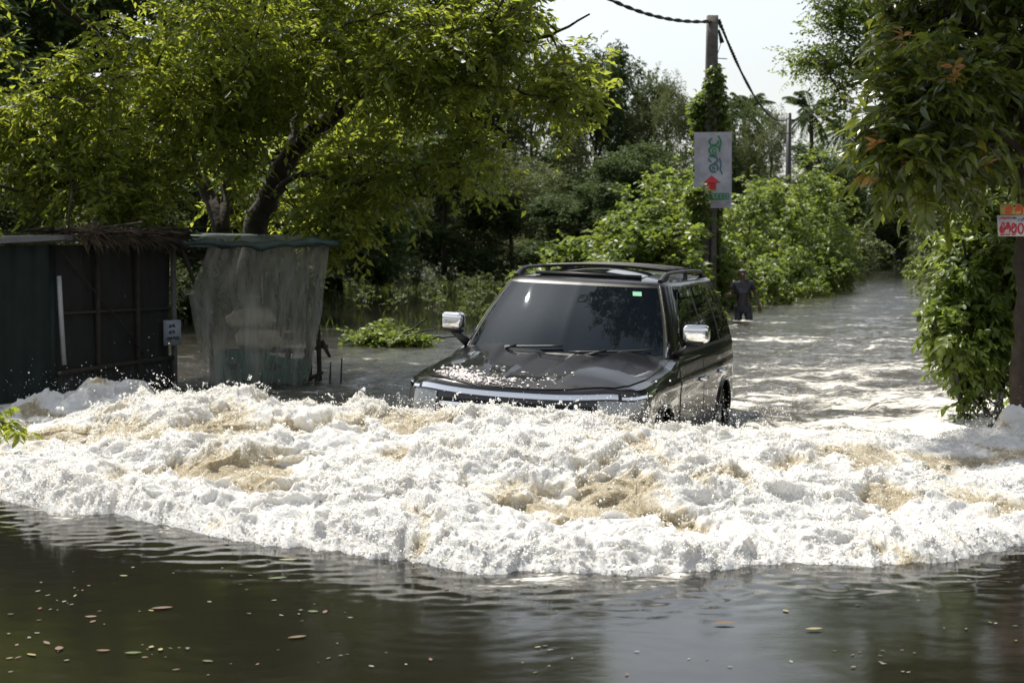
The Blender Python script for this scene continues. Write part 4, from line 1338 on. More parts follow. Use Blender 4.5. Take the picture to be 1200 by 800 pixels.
cpx = 600 + cl[:, 0] / cl[:, 1] * F; cpy = HZ + (CAMH - cl[:, 2]) / cl[:, 1] * F
cl = cl[~((cpx > 1125) & (cpy > 185) & (cpy < 320) & (cl[:, 1] < 15.4))]
skel += thick(tb, np.array([(4.9, 15.2, 7), (4.2, 15.2, 8.4), (3.2, 15, 9.2), (2.2, 15, 9.6)]), .07, .02)
cl = np.concatenate([cl, ell(rng, (2.0, 15.2, 9.6), (2.3, 2.6, 1.3), 120, gap=-.2), ell(rng, (4.6, 14.6, 8.6), (1.4, 1.8, 1.2), 30)])  # overhead clumps added out of view, to be mirrored dark in the windscreen
limbs_to(tb, rng, np.array(skel) - base, cl - base, .028, .006, .06, 5)
tb.build('trunk', simple('smooth_bark', (.040, .028, .020), rough=.85, noise_s=7, noise_a=.45, bump=.6, bscale=30), tE, smooth=True)
lb, wb_ = MB(), MB()
sprays(lb, wb_, rng, cl - base, .36, 6, 9, .165, droop=.25, wr=.31, six=True, updir=.1, twig=.005, hang=.5, side_w=.75, tint_c=rng.normal(-.12, .10, len(cl)))
lb.build('crown', lm_gloss, tE); wb_.build('twigs', twigm, tE)
# orange young leaf rosettes
yb = MB(); sel = cl[rng.choice(len(cl), 150, replace=False)]
c_ = np.repeat(sel + rng.normal(0, .12, sel.shape) + [-.12, -.3, .08], 9, 0)
leaves_into(yb, rng, c_ - base, rng.normal(0, 1, c_.shape) * [1, 1, .5] + [0, 0, .1], rng.uniform(.10, .17, len(c_)), .26, True, np.clip(rng.normal(.5, .25, len(c_)), 0, 1))
yb.build('young_leaves', leafmat('leaf_young', [(0, (.16, .15, .03)), (.5, (.30, .17, .05)), (1, (.42, .18, .07))], trans=.4, tcol=(.45, .25, .05), rough=.4), tE)

# shrub wrapped round the foot of that tree
rng = np.random.default_rng(511)
sE = empty('roadside_shrub', (4.35, 15.6, -.4), 'bright leafy shrub hanging over the water left of the brown trunk', 'shrub')
base = np.array(sE.location); tb = MB(); skel = []
for q in ([(4.6, 15.5, -.5), (4.5, 15.5, .3), (4.35, 15.5, 1.0), (4.3, 15.5, 1.7)], [(4.5, 15.6, -.5), (4.3, 15.4, .2), (4.1, 15.3, .7), (3.95, 15.2, .9)], [(4.7, 15.7, -.5), (4.8, 15.8, .6), (4.8, 15.8, 1.8)]):
    skel += thick(tb, np.array(q), .035, .012, 7)
cl = px_ell(rng, [(1140, 360, 15.6, 36, 48, .5, 46), (1150, 425, 15.5, 32, 42, .5, 36), (1118, 395, 15.3, 20, 38, .4, 20), (1165, 310, 15.8, 40, 34, .6, 36), (1125, 330, 15.6, 20, 22, .4, 12), (1210, 380, 15.8, 40, 90, .6, 40), (1150, 268, 16.1, 42, 30, .4, 24), (1128, 300, 15.9, 22, 24, .4, 12)], gap=-.3, gs=.5)
limbs_to(tb, rng, np.array(skel) - base, cl - base, .02, .005, .05, 5)
tb.build('stem', bark_d, sE, smooth=True)
lb = MB(); sprays(lb, None, rng, cl - base, .23, 8, 9, .095, droop=.4, wr=.46, six=True, updir=.1, hang=.6, tint_c=rng.normal(-.02, .12, len(cl)))
lb.build('foliage', lm_vine, sE)

# small-leaved tree standing high against the sky behind the glossy tree
rng = np.random.default_rng(521)
tF = empty('fine_leaved_tree', (22, 48, -.4), 'airy fine leaved tree against the white sky above the river, left of the glossy tree', 'tree')
base = np.array(tF.location); tb = MB(); skel = []
skel += thick(tb, np.array([(22, 48, -.6), (21.8, 48, 4), (20, 47.5, 7.5), (17, 47, 9.5), (14, 46.5, 10)]) * [.62, 1, 1] , .28, .06)
skel += thick(tb, poly([(1120, 120, 48), (1060, 60, 47), (1000, 20, 46.5), (950, -30, 46)]), .12, .03)
skel += thick(tb, poly([(1060, 60, 47), (1010, 75, 46.5), (960, 78, 46), (925, 78, 46)]), .07, .02)
cl = px_ell(rng, [(950, 72, 46, 32, 14, 1, 22), (990, 88, 46.5, 30, 24, 1, 26), (965, 18, 46.5, 24, 22, 1, 20), (1005, 25, 46.5, 44, 44, 1.5, 50), (1050, 70, 47, 50, 60, 1.6, 56), (982, 128, 46.5, 16, 16, .7, 9), (1010, -60, 47, 90, 45, 2, 60), (1110, 20, 48, 60, 120, 2, 70), (930, -50, 46.5, 40, 25, 1, 16)], gap=-.2, gs=1.4)
limbs_to(tb, rng, np.array(skel) - base, cl - base, .06, .015, .05, 5)
tb.build('trunk', bark, tF, smooth=True)
lb = MB(); sprays(lb, None, rng, cl - base, .60, 9, 9, .13, droop=.2, wr=.5, updir=.3, tint_c=rng.normal(.1, .12, len(cl)))
lb.build('crown', lm_vine, tF)

# ---- plants standing in the flooded clearing
rng = np.random.default_rng(531)
sw = [(455, 330, 58), (498, 338, 46), (540, 350, 38), (575, 335, 44), (515, 362, 33), (560, 318, 66), (590, 352, 36), (425, 322, 62), (480, 318, 70), (600, 322, 58), (530, 322, 60), (445, 350, 40)]
names = ['far left', '', '']
labs = ['thin leafy weed standing in still water behind the plastic sheet', 'straggly weed in the flooded clearing midway to the trees', 'tallest pale weed standing in the water left of the car mirror', 'weedy shrub in the water just left of the windscreen edge',
        'low green weed in the dark water above the drifting branch', 'weed at the far side of the clearing in front of the dark tree', 'leafy weed almost touching the windscreen edge of the car', 'small weed near the right end of the shack, far out in the water', 'far weed below the dark tree trunks', 'yellowish weed between the car roof and the vine mound', 'pale weed in the middle of the flooded clearing', 'short weed rising between the plastic sheet and the clearing']
for (px, bot, Y), lab_ in zip(sw, labs):
    X = (px - 600) / F * Y
    r = empty('water_weed', (X, Y, 0), lab_, 'weed', 'weeds standing in the flooded clearing')
    tb, lb = MB(), MB(); cl = []
    for k in range(rng.integers(5, 9)):
        a = np.array([rng.normal(0, .5), rng.normal(0, .35), -.1]); z = a + [rng.normal(0, .12), rng.normal(0, .12), rng.uniform(.3, .75)]
        tb.tube([(0, 0, -.4), a, a * .5 + z * .5, z], [.012, .01, .007, .004], 4); cl += [z, (z * .7 + a * .3)]
    tb.build('stem', twigm, r)
    sprays(lb, None, rng, np.array(cl), .24, 3, 7, .085, droop=.1, wr=.4, updir=.5)
    lb.build('foliage', lm_swamp, r)
# sedge spread thinly over the clearing
b = MB(); n = 2600
Yr = rng.uniform(32, 95, n); Xr = rng.uniform(-.12, .01, n) * Yr + rng.normal(0, .6, n)
k = noise(np.stack([Xr, Yr * .5, 0 * Xr], 1), 2.5, 77) > .02
Xr, Yr = Xr[k], Yr[k]
leaves_into(b, rng, np.stack([Xr, Yr, 0 * Xr - .05], 1), rng.normal(0, .35, (len(Xr), 3)) + [0, 0, 1], rng.uniform(.12, .34, len(Xr)), .07, False, rng.uniform(.2, .9, len(Xr)))
tag(b.build('sedge', lm_swamp), 'thin sedge sticking out of the flooded clearing', kind='stuff')

# drifting branch with leaves
dB = empty('drifting_branch', (-2.0, 26.8, 0), 'leafy green branch lying in the water left of the car mirror', 'branch')
base = np.array([-2.0, 26.8, 0]); tb = MB(); 
for q in ([(425, 402, 26.8), (455, 398, 26.8), (480, 392, 26.6), (512, 385, 26.4)], [(450, 402, 26.8), (480, 388, 26.5), (500, 372, 26.3)], [(470, 402, 27), (510, 396, 26.8), (545, 392, 26.6)]):
    thick(tb, poly(q), .03, .012, 6)
tb.build('stem', bark_d, dB, smooth=True)
cl = px_ell(rng, [(430, 400, 26.8, 26, 5, .4, 22), (470, 399, 26.8, 30, 7, .4, 26), (440, 388, 26.9, 10, 8, .3, 5), (495, 401, 26.6, 12, 4, .3, 8), (450, 385, 27.5, 8, 4, .3, 3)])
lb = MB(); sprays(lb, None, rng, cl - base, .16, 7, 7, .085, droop=.1, wr=.5, updir=.4)
lb.build('foliage', lm_vine, dB)

# broken stump beside the plastic sheet
st_ = empty('broken_stump', (-2.35, 20.2, 0), 'dark broken stump with jagged sticks at the right end of the plastic sheet', 'stump')
b = MB()
for q, r0 in (([(352, 465, 20.2), (358, 420, 20.2), (366, 405, 20.2)], .05), ([(360, 465, 20.1), (363, 430, 20.1), (362, 398, 20.2)], .035), ([(357, 412, 20.2), (372, 407, 20.1), (384, 405, 20.1)], .03), ([(377, 400, 20.1), (386, 418, 20)], .032), ([(350, 450, 20), (370, 440, 20), (378, 436, 20)], .028), ([(365, 462, 20), (372, 440, 20)], .04)):
    P = poly(q) - np.array(st_.location); b.tube(P, np.linspace(r0, r0 * .6, len(P)), 7)
b.build('stump_wood', bark_d, st_)
for i, (p0, p1, lab_) in enumerate((((399, 448), (400, 420), 'taller thin dark stick in the water right of the broken stump'), ((386, 446), (387, 424), 'shorter dark twig between the broken stump and the taller stick'))):
    c = at(*p0, 19.8); b = MB(); b.tube([c + [0, 0, -.2], c, at(*p1, 19.8)], [.014, .013, .008], 6)
    tag(b.build('stick', bark_d), lab_, 'stick')

# leafy branch reaching in from the left edge
hb = empty('leafy_twig', (-4.2, 12.2, .4), 'sunlit leafy twig reaching in over the foam at the left edge of the view', 'branch')
base = np.array(hb.location); tb = MB()
q = poly([(-90, 430, 12.4), (-45, 470, 12.3), (-10, 490, 12.2), (12, 500, 12.1), (30, 510, 12.05)]) - base
tb.tube(q, [.014, .011, .008, .005, .003], 6)
tb.build('stem', twigm, hb)
cl = poly([(-40, 478, 12.3), (-12, 492, 12.2), (2, 498, 12.15), (14, 503, 12.1), (24, 508, 12.05), (-60, 460, 12.3), (0, 485, 12.2)]) - base
lb = MB(); sprays(lb, tb, rng, cl, .11, 5, 5, .085, droop=.3, wr=.38, six=True, updir=0, hang=.8)
lb.build('foliage', lm_bright, hb)

# dead branch at the foot of the glossy tree
db = empty('dead_branch', (4.3, 14.3, 0), 'thin dead branch slanting into the water beside the brown trunk', 'branch')
base = np.array(db.location); b = MB()
b.tube(poly([(1176, 462, 14.5), (1168, 490, 14.2), (1156, 512, 13.9), (1146, 528, 13.6), (1128, 540, 13.3)]) - base, [.03, .024, .016, .011, .006], 7)
b.tube(poly([(1168, 490, 14.2), (1150, 478, 14.2), (1140, 470, 14.2)]) - base, [.012, .008, .004], 5)
b.tube(poly([(1172, 476, 14.3), (1160, 468, 14.3), (1150, 452, 14.3)]) - base, [.014, .01, .005], 5)
b.build('branch_wood', bark_d, db, smooth=True)

# floating leaves on the calm foreground
rng = np.random.default_rng(541)
fl_m = [simple('leaf_litter_brown', (.10, .055, .028), rough=.6, noise_s=30), simple('leaf_litter_yellow', (.20, .175, .075), rough=.55, noise_s=30), simple('leaf_litter_green', (.065, .095, .032), rough=.5, noise_s=30), simple('leaf_litter_grey', (.16, .15, .12), rough=.7, noise_s=30)]
fl_names = [('brown leaf floating on the dark calm water in front of the wave', 'brown'), ('yellow leaf floating on the dark calm water in front of the wave', 'yellow'), ('green leaf floating on the dark calm water in front of the wave', 'green'), ('small grey chip of leaf floating on the calm water in front of the wave', 'grey')]
fm_ = []
for i in range(4):
    b = MB(); t = np.linspace(0, 1, 9); wv = np.sin(t * PI) ** .8 * .28
    V = []
    for k in range(9):
        zc = .004 + .05 * (t[k] - .5) ** 2 * (i != 3)
        V += [[t[k] - .5, -wv[k] * (.8 + .2 * i / 3), zc + .03 * wv[k]], [t[k] - .5, .02 * math.sin(5 * t[k]), zc], [t[k] - .5, wv[k], zc + .04 * wv[k]]]
    b.grid(np.array(V), 9, 3)
    o = b.build('floating_leaf', fl_m[i]); fm_.append(o)
used = [False] * 4
cnt = 0
while cnt < 130:
    px, py = rng.uniform(0, 1200), 650 + rng.uniform(0, 1) ** .8 * 150
    if rng.uniform() > (.9 if px < 420 else .35 if px < 700 else .16 if px < 930 else .5): continue
    q = wat(px, py)
    yf_ = yfoot(np.array([q[0]]))[0]
    if q[1] > yf_ - .35: continue
    if noise(np.array([[q[0], q[1], 0.]]), .6, 99)[0] < rng.normal(.0, .12): continue
    k = rng.choice(4, p=[.2, .15, .15, .5])
    s_ = rng.uniform(.012, .03) if k == 3 else rng.uniform(.025, .07) * (1 if rng.uniform() < .3 else .5)
    o = fm_[k] if not used[k] else fm_[k].copy()
    if used[k]: C.objects.link(o)
    used[k] = True
    o.location = (q[0], q[1], .0035 + .001 * (cnt % 3)); o.rotation_euler = (rng.normal(0, .06), rng.normal(0, .06), rng.uniform(0, 6.28)); o.scale = (s_, s_ * rng.uniform(.6, 1.1), s_)
    tag(o, fl_names[k][0], 'leaf', fl_names[k][1] + ' leaves floating in the foreground')
    cnt += 1
# a few that one can single out
for (px, py, s_, k, lab_, rz) in ((852, 736, .10, 0, 'largest curled brown leaf on the smooth sky coloured water', .1), (345, 753, .085, 0, 'reddish brown leaf on the dark water left of the ripples', .5), (150, 772, .07, 2, 'long yellow green weed strand floating at the bottom left', .1),
                              (335, 660, .10, 1, 'pale yellow leaf close under the foam on the left', .1), (322, 682, .10, 2, 'green leaf under the foam on the left half of the calm water', .4), (958, 743, .08, 1, 'pale leaf on the calm water right of the brown curled leaf', .2), (185, 718, .10, 0, 'rusty brown leaf on the dark water at the left', .3)):
    q = wat(px, py); o = fm_[k].copy(); C.objects.link(o); o.location = (q[0], q[1], .008); o.scale = (s_, s_ * .8, s_); o.rotation_euler = (0, 0, rz)
    if 'group' in o: del o['group']
    tag(o, lab_, 'leaf')
# ------------------------------------------------------------------ the shack
steel = simple('green_sheet_metal', (.006, .012, .010), rough=.6, noise_s=5, noise_a=.5, spec=.2)
rust = simple('dark_sheet_metal', (.013, .014, .014), rough=.7, noise_s=4, noise_a=.6)
meshm = simple('dark_board', (.008, .008, .008), rough=.8, noise_s=3, noise_a=.7)
wood = simple('old_wood', (.028, .022, .017), rough=.85, noise_s=14, noise_a=.5)
greyroof = simple('grey_roof_sheet', (.085, .085, .09), rough=.6, noise_s=4, noise_a=.3)
thatch = simple('dry_thatch', (.085, .066, .048), rough=.9, noise_s=12, noise_a=.5)
tarp = simple('green_tarp', (.008, .030, .027), rough=.5, noise_s=6, noise_a=.5, bump=.4, bscale=12)
pvc = simple('white_pipe', (.30, .31, .31), rough=.45, noise_s=9, noise_a=.15)
sh = empty('shack', (-4.75, 16.7, 0), 'dark green corrugated shack with a thatched edge standing in the flood on the left', 'shack')
S0 = np.array(sh.location)
rng = np.random.default_rng(601)


def corr(a, b_, z0, z1, name, m, pitch=.076, amp=.009, parent=sh, thick_=.003, top_b=None):
    a, b_ = np.array(a, float), np.array(b_, float)
    L_ = np.linalg.norm(b_ - a); n = int(L_ / pitch * 8); t = np.linspace(0, 1, n)
    d = (b_ - a) / L_; nm = np.array([-d[1], d[0]])
    w_ = np.sign(np.sin(t * L_ / pitch * 2 * PI)) * np.abs(np.sin(t * L_ / pitch * 2 * PI)) ** .5 * amp
    rows = []
    for z in np.linspace(0, 1, 6):
        zz = z0 + (z1 - z0) * z if top_b is None else z0 + ((z1 + (top_b - z1) * t) - z0) * z
        p = a + (b_ - a) * t[:, None] + nm * (w_ + noise(np.stack([t * L_, 0 * t + z, 0 * t], 1), .5, 7) * .01)[:, None]
        rows.append(np.column_stack([p, zz + 0 * t]))
    R = np.concatenate(rows) - S0
    mb = MB().grid(R, 6, n); R2 = R.copy(); R2[:, :2] += nm * thick_; mb.grid(R2, 6, n)
    return mb.build(name, m, parent, smooth=True)
C1, C2 = np.array([-4.75, 16.7]), np.array([-4.10, 19.6])
C0 = np.array([-7.4, 16.35])
zr = 1.72
corr(C0, C1, -.6, 1.60, 'side_wall', steel, pitch=.2, amp=.012, top_b=1.66)
fw = corr(C1 + [.02, .05], C2, -.6, .32, 'lower_panel', rust, pitch=.13, amp=.014)
# dark netting wall above the low panel, slatted frame inside
d12 = (C2 - C1) / np.linalg.norm(C2 - C1); n12 = np.array([d12[1], -d12[0]])
def W(t, z, o=0): 
    p = C1 + (C2 - C1) * t + n12 * o
    return np.array([p[0], p[1], z]) - S0
b = MB(); ts = np.linspace(.01, .99, 60); zs = np.linspace(.28, 1.66, 24)
V = np.array([W(t, z, -.03 + .02 * math.sin(t * 23) * math.sin(z * 3) + .01 * math.sin(t * 61)) for t in ts for z in zs])
b.grid(V, 60, 24); b.build('net_wall', meshm, sh, smooth=True)
for t in (.33, .66):
    b = MB(); b.beam(W(t, -.6, .02), W(t, 1.66, .02), .05, .04); b.build('post', wood, sh)
b = MB(); b.beam(W(.02, .33, .02), W(.98, .31, .02), .04, .05); b.build('rail', wood, sh)
b = MB(); b.beam(W(.02, .95, .0), W(.98, .90, .0), .03, .03); b.build('rail', wood, sh)
b = MB(); b.beam(W(.985, -.6, .03), W(.985, 1.68, .03), .06, .05); b.build('post', simple('grey_post', (.11, .11, .105), rough=.7, noise_s=10), sh)
b = MB(); b.beam(W(.0, -.6, .02), W(.0, 1.66, .02), .05, .05); b.build('post', steel, sh)
# slanting pale stick behind the net
b = MB(); b.tube([W(.06, 1.6, .025), W(.45, .9, .03), W(.7, .4, .03)], .008, 5); b.build('stick', wood, sh)
# white pipe fixed to the corner
b = MB(); b.tube([W(.015, 1.34, .07), W(.02, 1.0, .075), W(.035, .42, .08)], .026, 10); pp = b.build('pipe', pvc, sh, smooth=True)
# roof
def roofpiece(pts, name, m, th=.03, wav=0):
    P = np.array(pts, float) - S0
    nu, nv = 26, 40
    uu, vv = np.meshgrid(np.linspace(0, 1, nu), np.linspace(0, 1, nv), indexing='ij')
    A = P[0] * ((1 - uu) * (1 - vv))[..., None] + P[1] * (uu * (1 - vv))[..., None] + P[2] * (uu * vv)[..., None] + P[3] * ((1 - uu) * vv)[..., None]
    A[..., 2] += wav * np.sin(vv * 90)
    b = MB().grid(A.reshape(-1, 3), nu, nv); B = A.copy(); B[..., 2] -= th; b.grid(B.reshape(-1, 3), nu, nv)
    ring = [(i, 0) for i in range(nu)] + [(nu - 1, j) for j in range(1, nv)] + [(i, nv - 1) for i in range(nu - 2, -1, -1)] + [(0, j) for j in range(nv - 2, 0, -1)]
    k = len(ring); S = np.array([A[i, j] for i, j in ring] + [B[i, j] for i, j in ring])
    b.quads(S, [[q, (q + 1) % k, k + (q + 1) % k, k + q] for q in range(k)])
    return b.build(name, m, sh)
roofpiece([(-7.6, 16.1, 1.58), (-4.55, 16.45, 1.76), (-4.0, 20.2, 1.80), (-8.2, 20.5, 1.75)], 'roof', greyroof, .05, .006)
roofpiece([(-4.72, 16.6, 1.765), (-4.40, 16.8, 1.735), (-3.95, 19.7, 1.70), (-4.5, 20.0, 1.82)], 'roof', rust, .04)
roofpiece([(-4.1, 19.3, 1.66), (-2.15, 19.75, 1.66), (-2.25, 21.8, 1.78), (-4.3, 21.8, 1.82)], 'awning_roof', tarp, .025, .004)
# rolled tarp along the awning edge
b = MB(); t = np.linspace(0, 1, 40)
q = np.stack([-4.15 + 2.05 * t, 19.32 + .42 * t, 1.675 + .02 * np.sin(t * 9) + .012 * np.sin(t * 31)], 1) - S0
b.tube(q, .045 + .012 * np.sin(t * 25) + .008 * np.sin(t * 61), 10); b.build('rolled_tarp', simple('worn_tarp', (.03, .055, .05), rough=.6, noise_s=5, noise_a=.7, bump=.5, bscale=20), sh, smooth=True)
# thatch: dry palm fronds hanging over the edge
b = MB(); n = 900
t = rng.uniform(0, 1, n); e0 = np.stack([-4.44 + .5 * t, 16.75 + 2.9 * t, 1.75 - .02 * t + rng.uniform(0, .03, n)], 1)
D = np.stack([rng.normal(.55, .35, n), rng.normal(0, .5, n), rng.normal(-.35, .5, n)], 1)
leaves_into(b, rng, e0 - S0 - nrmz(D) * .12, D, rng.uniform(.12, .38, n), .07, False, rng.uniform(0, 1, n))
m2 = rng.uniform(0, 1, 500)
e1 = np.stack([-4.7 + .5 * m2 + rng.uniform(-.1, .2, 500), 16.6 + 3.1 * m2, 1.80 + rng.uniform(0, .02, 500)], 1)
leaves_into(b, rng, e1 - S0, rng.normal(0, 1, (500, 3)) * [1, 1, .06], rng.uniform(.15, .4, 500), .06, False, .5)
b.build('thatch', thatch, sh)
b = MB()
for k in range(9):
    t_ = rng.uniform(0, .9); p0 = np.array([-4.6 + .5 * t_, 16.7 + 2.9 * t_, 1.81]) - S0; b.tube([p0, p0 + [rng.normal(0, .3), rng.uniform(.3, .8), rng.uniform(-.02, .10)]], .012, 5)
b.build('roof_sticks', wood, sh)
b = MB(); b.tube(np.array([(-4.55, 16.7, 1.72), (-4.56, 16.72, 2.0), (-4.52, 16.72, 2.2)]) - S0, .012, 5); b.build('upright_stick', wood, sh)
# awning poles
for x, y in ((-2.40, 20.0), (-3.3, 21.6), (-2.75, 21.7)):
    b = MB(); b.tube(np.array([(x + .03, y + .05, -.6), (x, y + .05, .6), (x - .02, y + .05, 1.64)]) - S0, .03, 7); b.build('awning_pole', wood, sh, smooth=True)
b = MB(); b.tube(np.array([(-3.62, 19.7, -.5), (-3.66, 19.65, .6), (-3.85, 19.5, 1.3), (-3.95, 19.4, 1.64)]) - S0, .028, 7); b.build('awning_pole', wood, sh, smooth=True)
b = MB(); b.beam(np.array((-4.1, 19.75, 1.56)) - S0, np.array((-3.4, 19.8, 1.50)) - S0, .05, .06); b.build('beam', wood, sh)

# ---- clear plastic sheet hung from the awning
m, nt, out = mat('plastic_sheet'); L = nt.links.new
p = nd(nt, 'ShaderNodeBsdfPrincipled', Roughness=.22, IOR=1.45); p.inputs['Base Color'].default_value = (.30, .30, .27, 1)
tr = nd(nt, 'ShaderNodeBsdfTransparent'); tl = nd(nt, 'ShaderNodeBsdfTranslucent'); tl.inputs[0].default_value = (.75, .75, .68, 1)
tc = nd(nt, 'ShaderNodeTexCoord'); mp = nd(nt, 'ShaderNodeMapping', Scale=(5, 5, .9)); L(tc.outputs['Object'], mp.inputs[0])
nz = nd(nt, 'ShaderNodeTexNoise', Scale=1.6, Detail=6, Roughness=.65); L(mp.outputs[0], nz.inputs['Vector'])
r_ = nd(nt, 'ShaderNodeMapRange'); r_.inputs['From Min'].default_value = .3; r_.inputs['From Max'].default_value = .7; r_.inputs['To Min'].default_value = .20; r_.inputs['To Max'].default_value = .72; L(nz.outputs['Fac'], r_.inputs['Value'])
m1 = nd(nt, 'ShaderNodeMixShader', Fac=.45); L(p.outputs[0], m1.inputs[1]); L(tl.outputs[0], m1.inputs[2])
m2_ = nd(nt, 'ShaderNodeMixShader'); L(r_.outputs[0], m2_.inputs[0]); L(tr.outputs[0], m2_.inputs[1]); L(m1.outputs[0], m2_.inputs[2]); L(m2_.outputs[0], out.inputs[0])
nu, nv = 150, 90
uu, vv = np.meshgrid(np.linspace(0, 1, nu), np.linspace(0, 1, nv), indexing='ij')
# top edge follows the awning; the left edge is drawn in below the top
xl = np.interp(vv, [0, .12, .35, .7, 1], [-3.62, -3.70, -3.86, -3.74, -3.62]); xr_ = np.interp(vv, [0, .5, 1], [-2.22, -2.33, -2.52])
X_ = xl + (xr_ - xl) * uu
foldph = uu * 34 + 3 * np.sin(uu * 7 + vv * 2) - vv * 5 * (uu - .3)
amp = .022 + .075 * vv * sm(.3, .8, uu) + .02 * vv
Y_ = 19.42 + .40 * uu + amp * np.sin(foldph) + .03 * np.sin(vv * 6 + uu * 11) - .12 * np.sin(vv * PI) * (1 - uu)
Z_ = 1.66 - 1.72 * vv
Z_ -= .10 * uu * (1 - vv) * 0
b = MB().grid(np.stack([X_, Y_, Z_], -1).reshape(-1, 3), nu, nv)
tag(b.build('plastic_sheet', m, smooth=True), 'wrinkled clear plastic sheet hanging from the awning at the right end of the shack', 'plastic sheet')
# things behind the sheet: pale sacks and a green cloth
def blob(name, c, r, m, label, catg, seed=1, e=.16):
    u = np.linspace(0, 2 * PI, 36, endpoint=False); v = np.linspace(.02, PI - .02, 20)
    U, V_ = np.meshgrid(u, v); d = np.stack([np.cos(U) * np.sin(V_), np.sin(U) * np.sin(V_), np.cos(V_)], -1).reshape(-1, 3)
    d = np.sign(d) * np.abs(d) ** .75
    P = d * np.array(r) * (1 + e * noise(d * 1.0, .6, seed) * 2 + .05 * noise(d, .15, seed))[:, None]
    b = MB(); n = 36
    b.quads(P, [[i * n + j, i * n + (j + 1) % n, (i + 1) * n + (j + 1) % n, (i + 1) * n + j] for i in range(19) for j in range(n)])
    b.f.append(np.array([list(range(n))])); b.f.append(np.array([[19 * n + j for j in range(n)][::-1]]))
    o = b.build(name, m, smooth=True); o.location = c; tag(o, label, catg); return o
sackm = simple('pale_sack', (.42, .37, .26), rough=.8, noise_s=8, noise_a=.3)
blob('sack', (-3.28, 20.25, .74), (.30, .2, .12), sackm, 'upper pale sack behind the plastic sheet', 'sack', 3)
blob('sack', (-3.18, 20.25, .48), (.26, .2, .14), sackm, 'lower pale sack behind the plastic sheet, under the other', 'sack', 4)
b = MB(); uu, vv = np.meshgrid(np.linspace(0, 1, 60), np.linspace(0, 1, 20), indexing='ij')
b.grid(np.stack([-3.75 + 1.2 * uu, 20.1 + .05 * np.sin(uu * 30 + vv), .30 - .45 * vv + .05 * np.sin(uu * 5)], -1).reshape(-1, 3), 60, 20)
tag(b.build('green_cloth', simple('teal_cloth', (.02, .15, .11), rough=.7, noise_s=6), smooth=True), 'teal green cloth hanging low behind the plastic sheet', 'cloth')
b = MB(); b.box((-3.2, 20.35, .15), (1.0, .5, .06)); 
for x in (-3.65, -2.75): b.box((x, 20.35, -.2), (.06, .4, .65))
b.box((-3.2, 20.35, .34), (.9, .4, .04)); b.box((-3.6, 20.35, .24), (.05, .4, .16)); b.box((-2.8, 20.35, .24), (.05, .4, .16))
tag(b.build('bench', wood), 'low wooden bench carrying the sacks behind the plastic sheet', 'bench')

# ------------------------------------------------------------------ written marks: strokes as ribbons
def ribbon(b, pts, w, o, ux, uy, n_, off=0):
    """flat brush strokes on a plane with origin o and axes ux, uy, standing proud along n_"""
    P = np.array(pts, float)
    T = np.gradient(P, axis=0); T /= np.linalg.norm(T, axis=1)[:, None] + 1e-9
    N_ = np.stack([-T[:, 1], T[:, 0]], 1) * w / 2
    A, B_ = P + N_, P - N_
    f = lambda q: o + q[:, :1] * ux + q[:, 1:2] * uy + n_ * off
    V = np.concatenate([f(A), f(B_)]); k = len(P)
    b.quads(V, [[i, i + 1, k + i + 1, k + i] for i in range(k - 1)])


def arc(cx, cy, r, a0, a1, ry=None, n=16):
    a = np.radians(np.linspace(a0, a1, n)); ry = ry or r
    return [(cx + r * math.cos(t), cy + ry * math.sin(t)) for t in a]
# rounded letter forms in a unit box (width about .8, height 1)
GL_ = {
 'a': [arc(.35, .42, .30, 150, -170), arc(.30, .45, .12, 0, 330), [(.62, .3), (.66, .6), (.52, .8), (.35, .72)]],
 'b': [arc(.4, .4, .34, 200, -60), arc(.28, .5, .13, -90, 240), arc(.55, .5, .13, -90, 240), [(.15, .85), (.35, .95), (.6, .86)]],
 'c': [arc(.35, .35, .30, 90, 400), arc(.36, .36, .12, 0, 330), arc(.45, .78, .16, -60, 220)],
 'd': [arc(.38, .3, .26, 60, 380), arc(.33, .68, .20, -30, 270), [(.66, .1), (.70, .5), (.62, .85)]],
 'e': [arc(.3, .4, .24, 0, 350), arc(.62, .55, .18, -120, 200), [(.62, .3), (.75, .12), (.6, .02)]],
 'i': [arc(.4, .9, .22, 10, 200), [(.62, .94), (.62, .8)]],
 'u': [arc(.4, -.02, .2, 160, 350)],
 '0': [arc(.32, .5, .25, 0, 360, .48)],
 '7': [[(.05, .95), (.3, .95), (.6, .95)], [(.6, .97), (.45, .5), (.28, 0)]],
 's': [[(.1, .2), (.3, .5), (.5, .2), (.7, .5)], [(.2, .75), (.45, .7), (.7, .8)]],
}
def write(b, text, o, ux, uy, n_, size, w, gap=.78, off=.004):
    x = 0
    for ch in text:
        if ch == ' ': x += .4; continue
        for k, st in enumerate(GL_[ch]):
            if len(st) == 3 or len(st) == 2:
                st = cat(np.array(st), np.linspace(0, len(st) - 1, 8)).tolist() if len(st) == 3 else st
            P = [((q[0] + x) * size, q[1] * size) for q in st]
            ribbon(b, P, w, o, ux, uy, n_, off + .0006 * k)
        if ch not in 'iu': x += gap
    return x


# notice on the shack wall
nb = MB(); npos = W(.925, .47, .06) + S0
ux_ = np.array([d12[0], d12[1], 0]); ux_ = -ux_ if False else ux_
nr = np.array([n12[0], n12[1], 0])
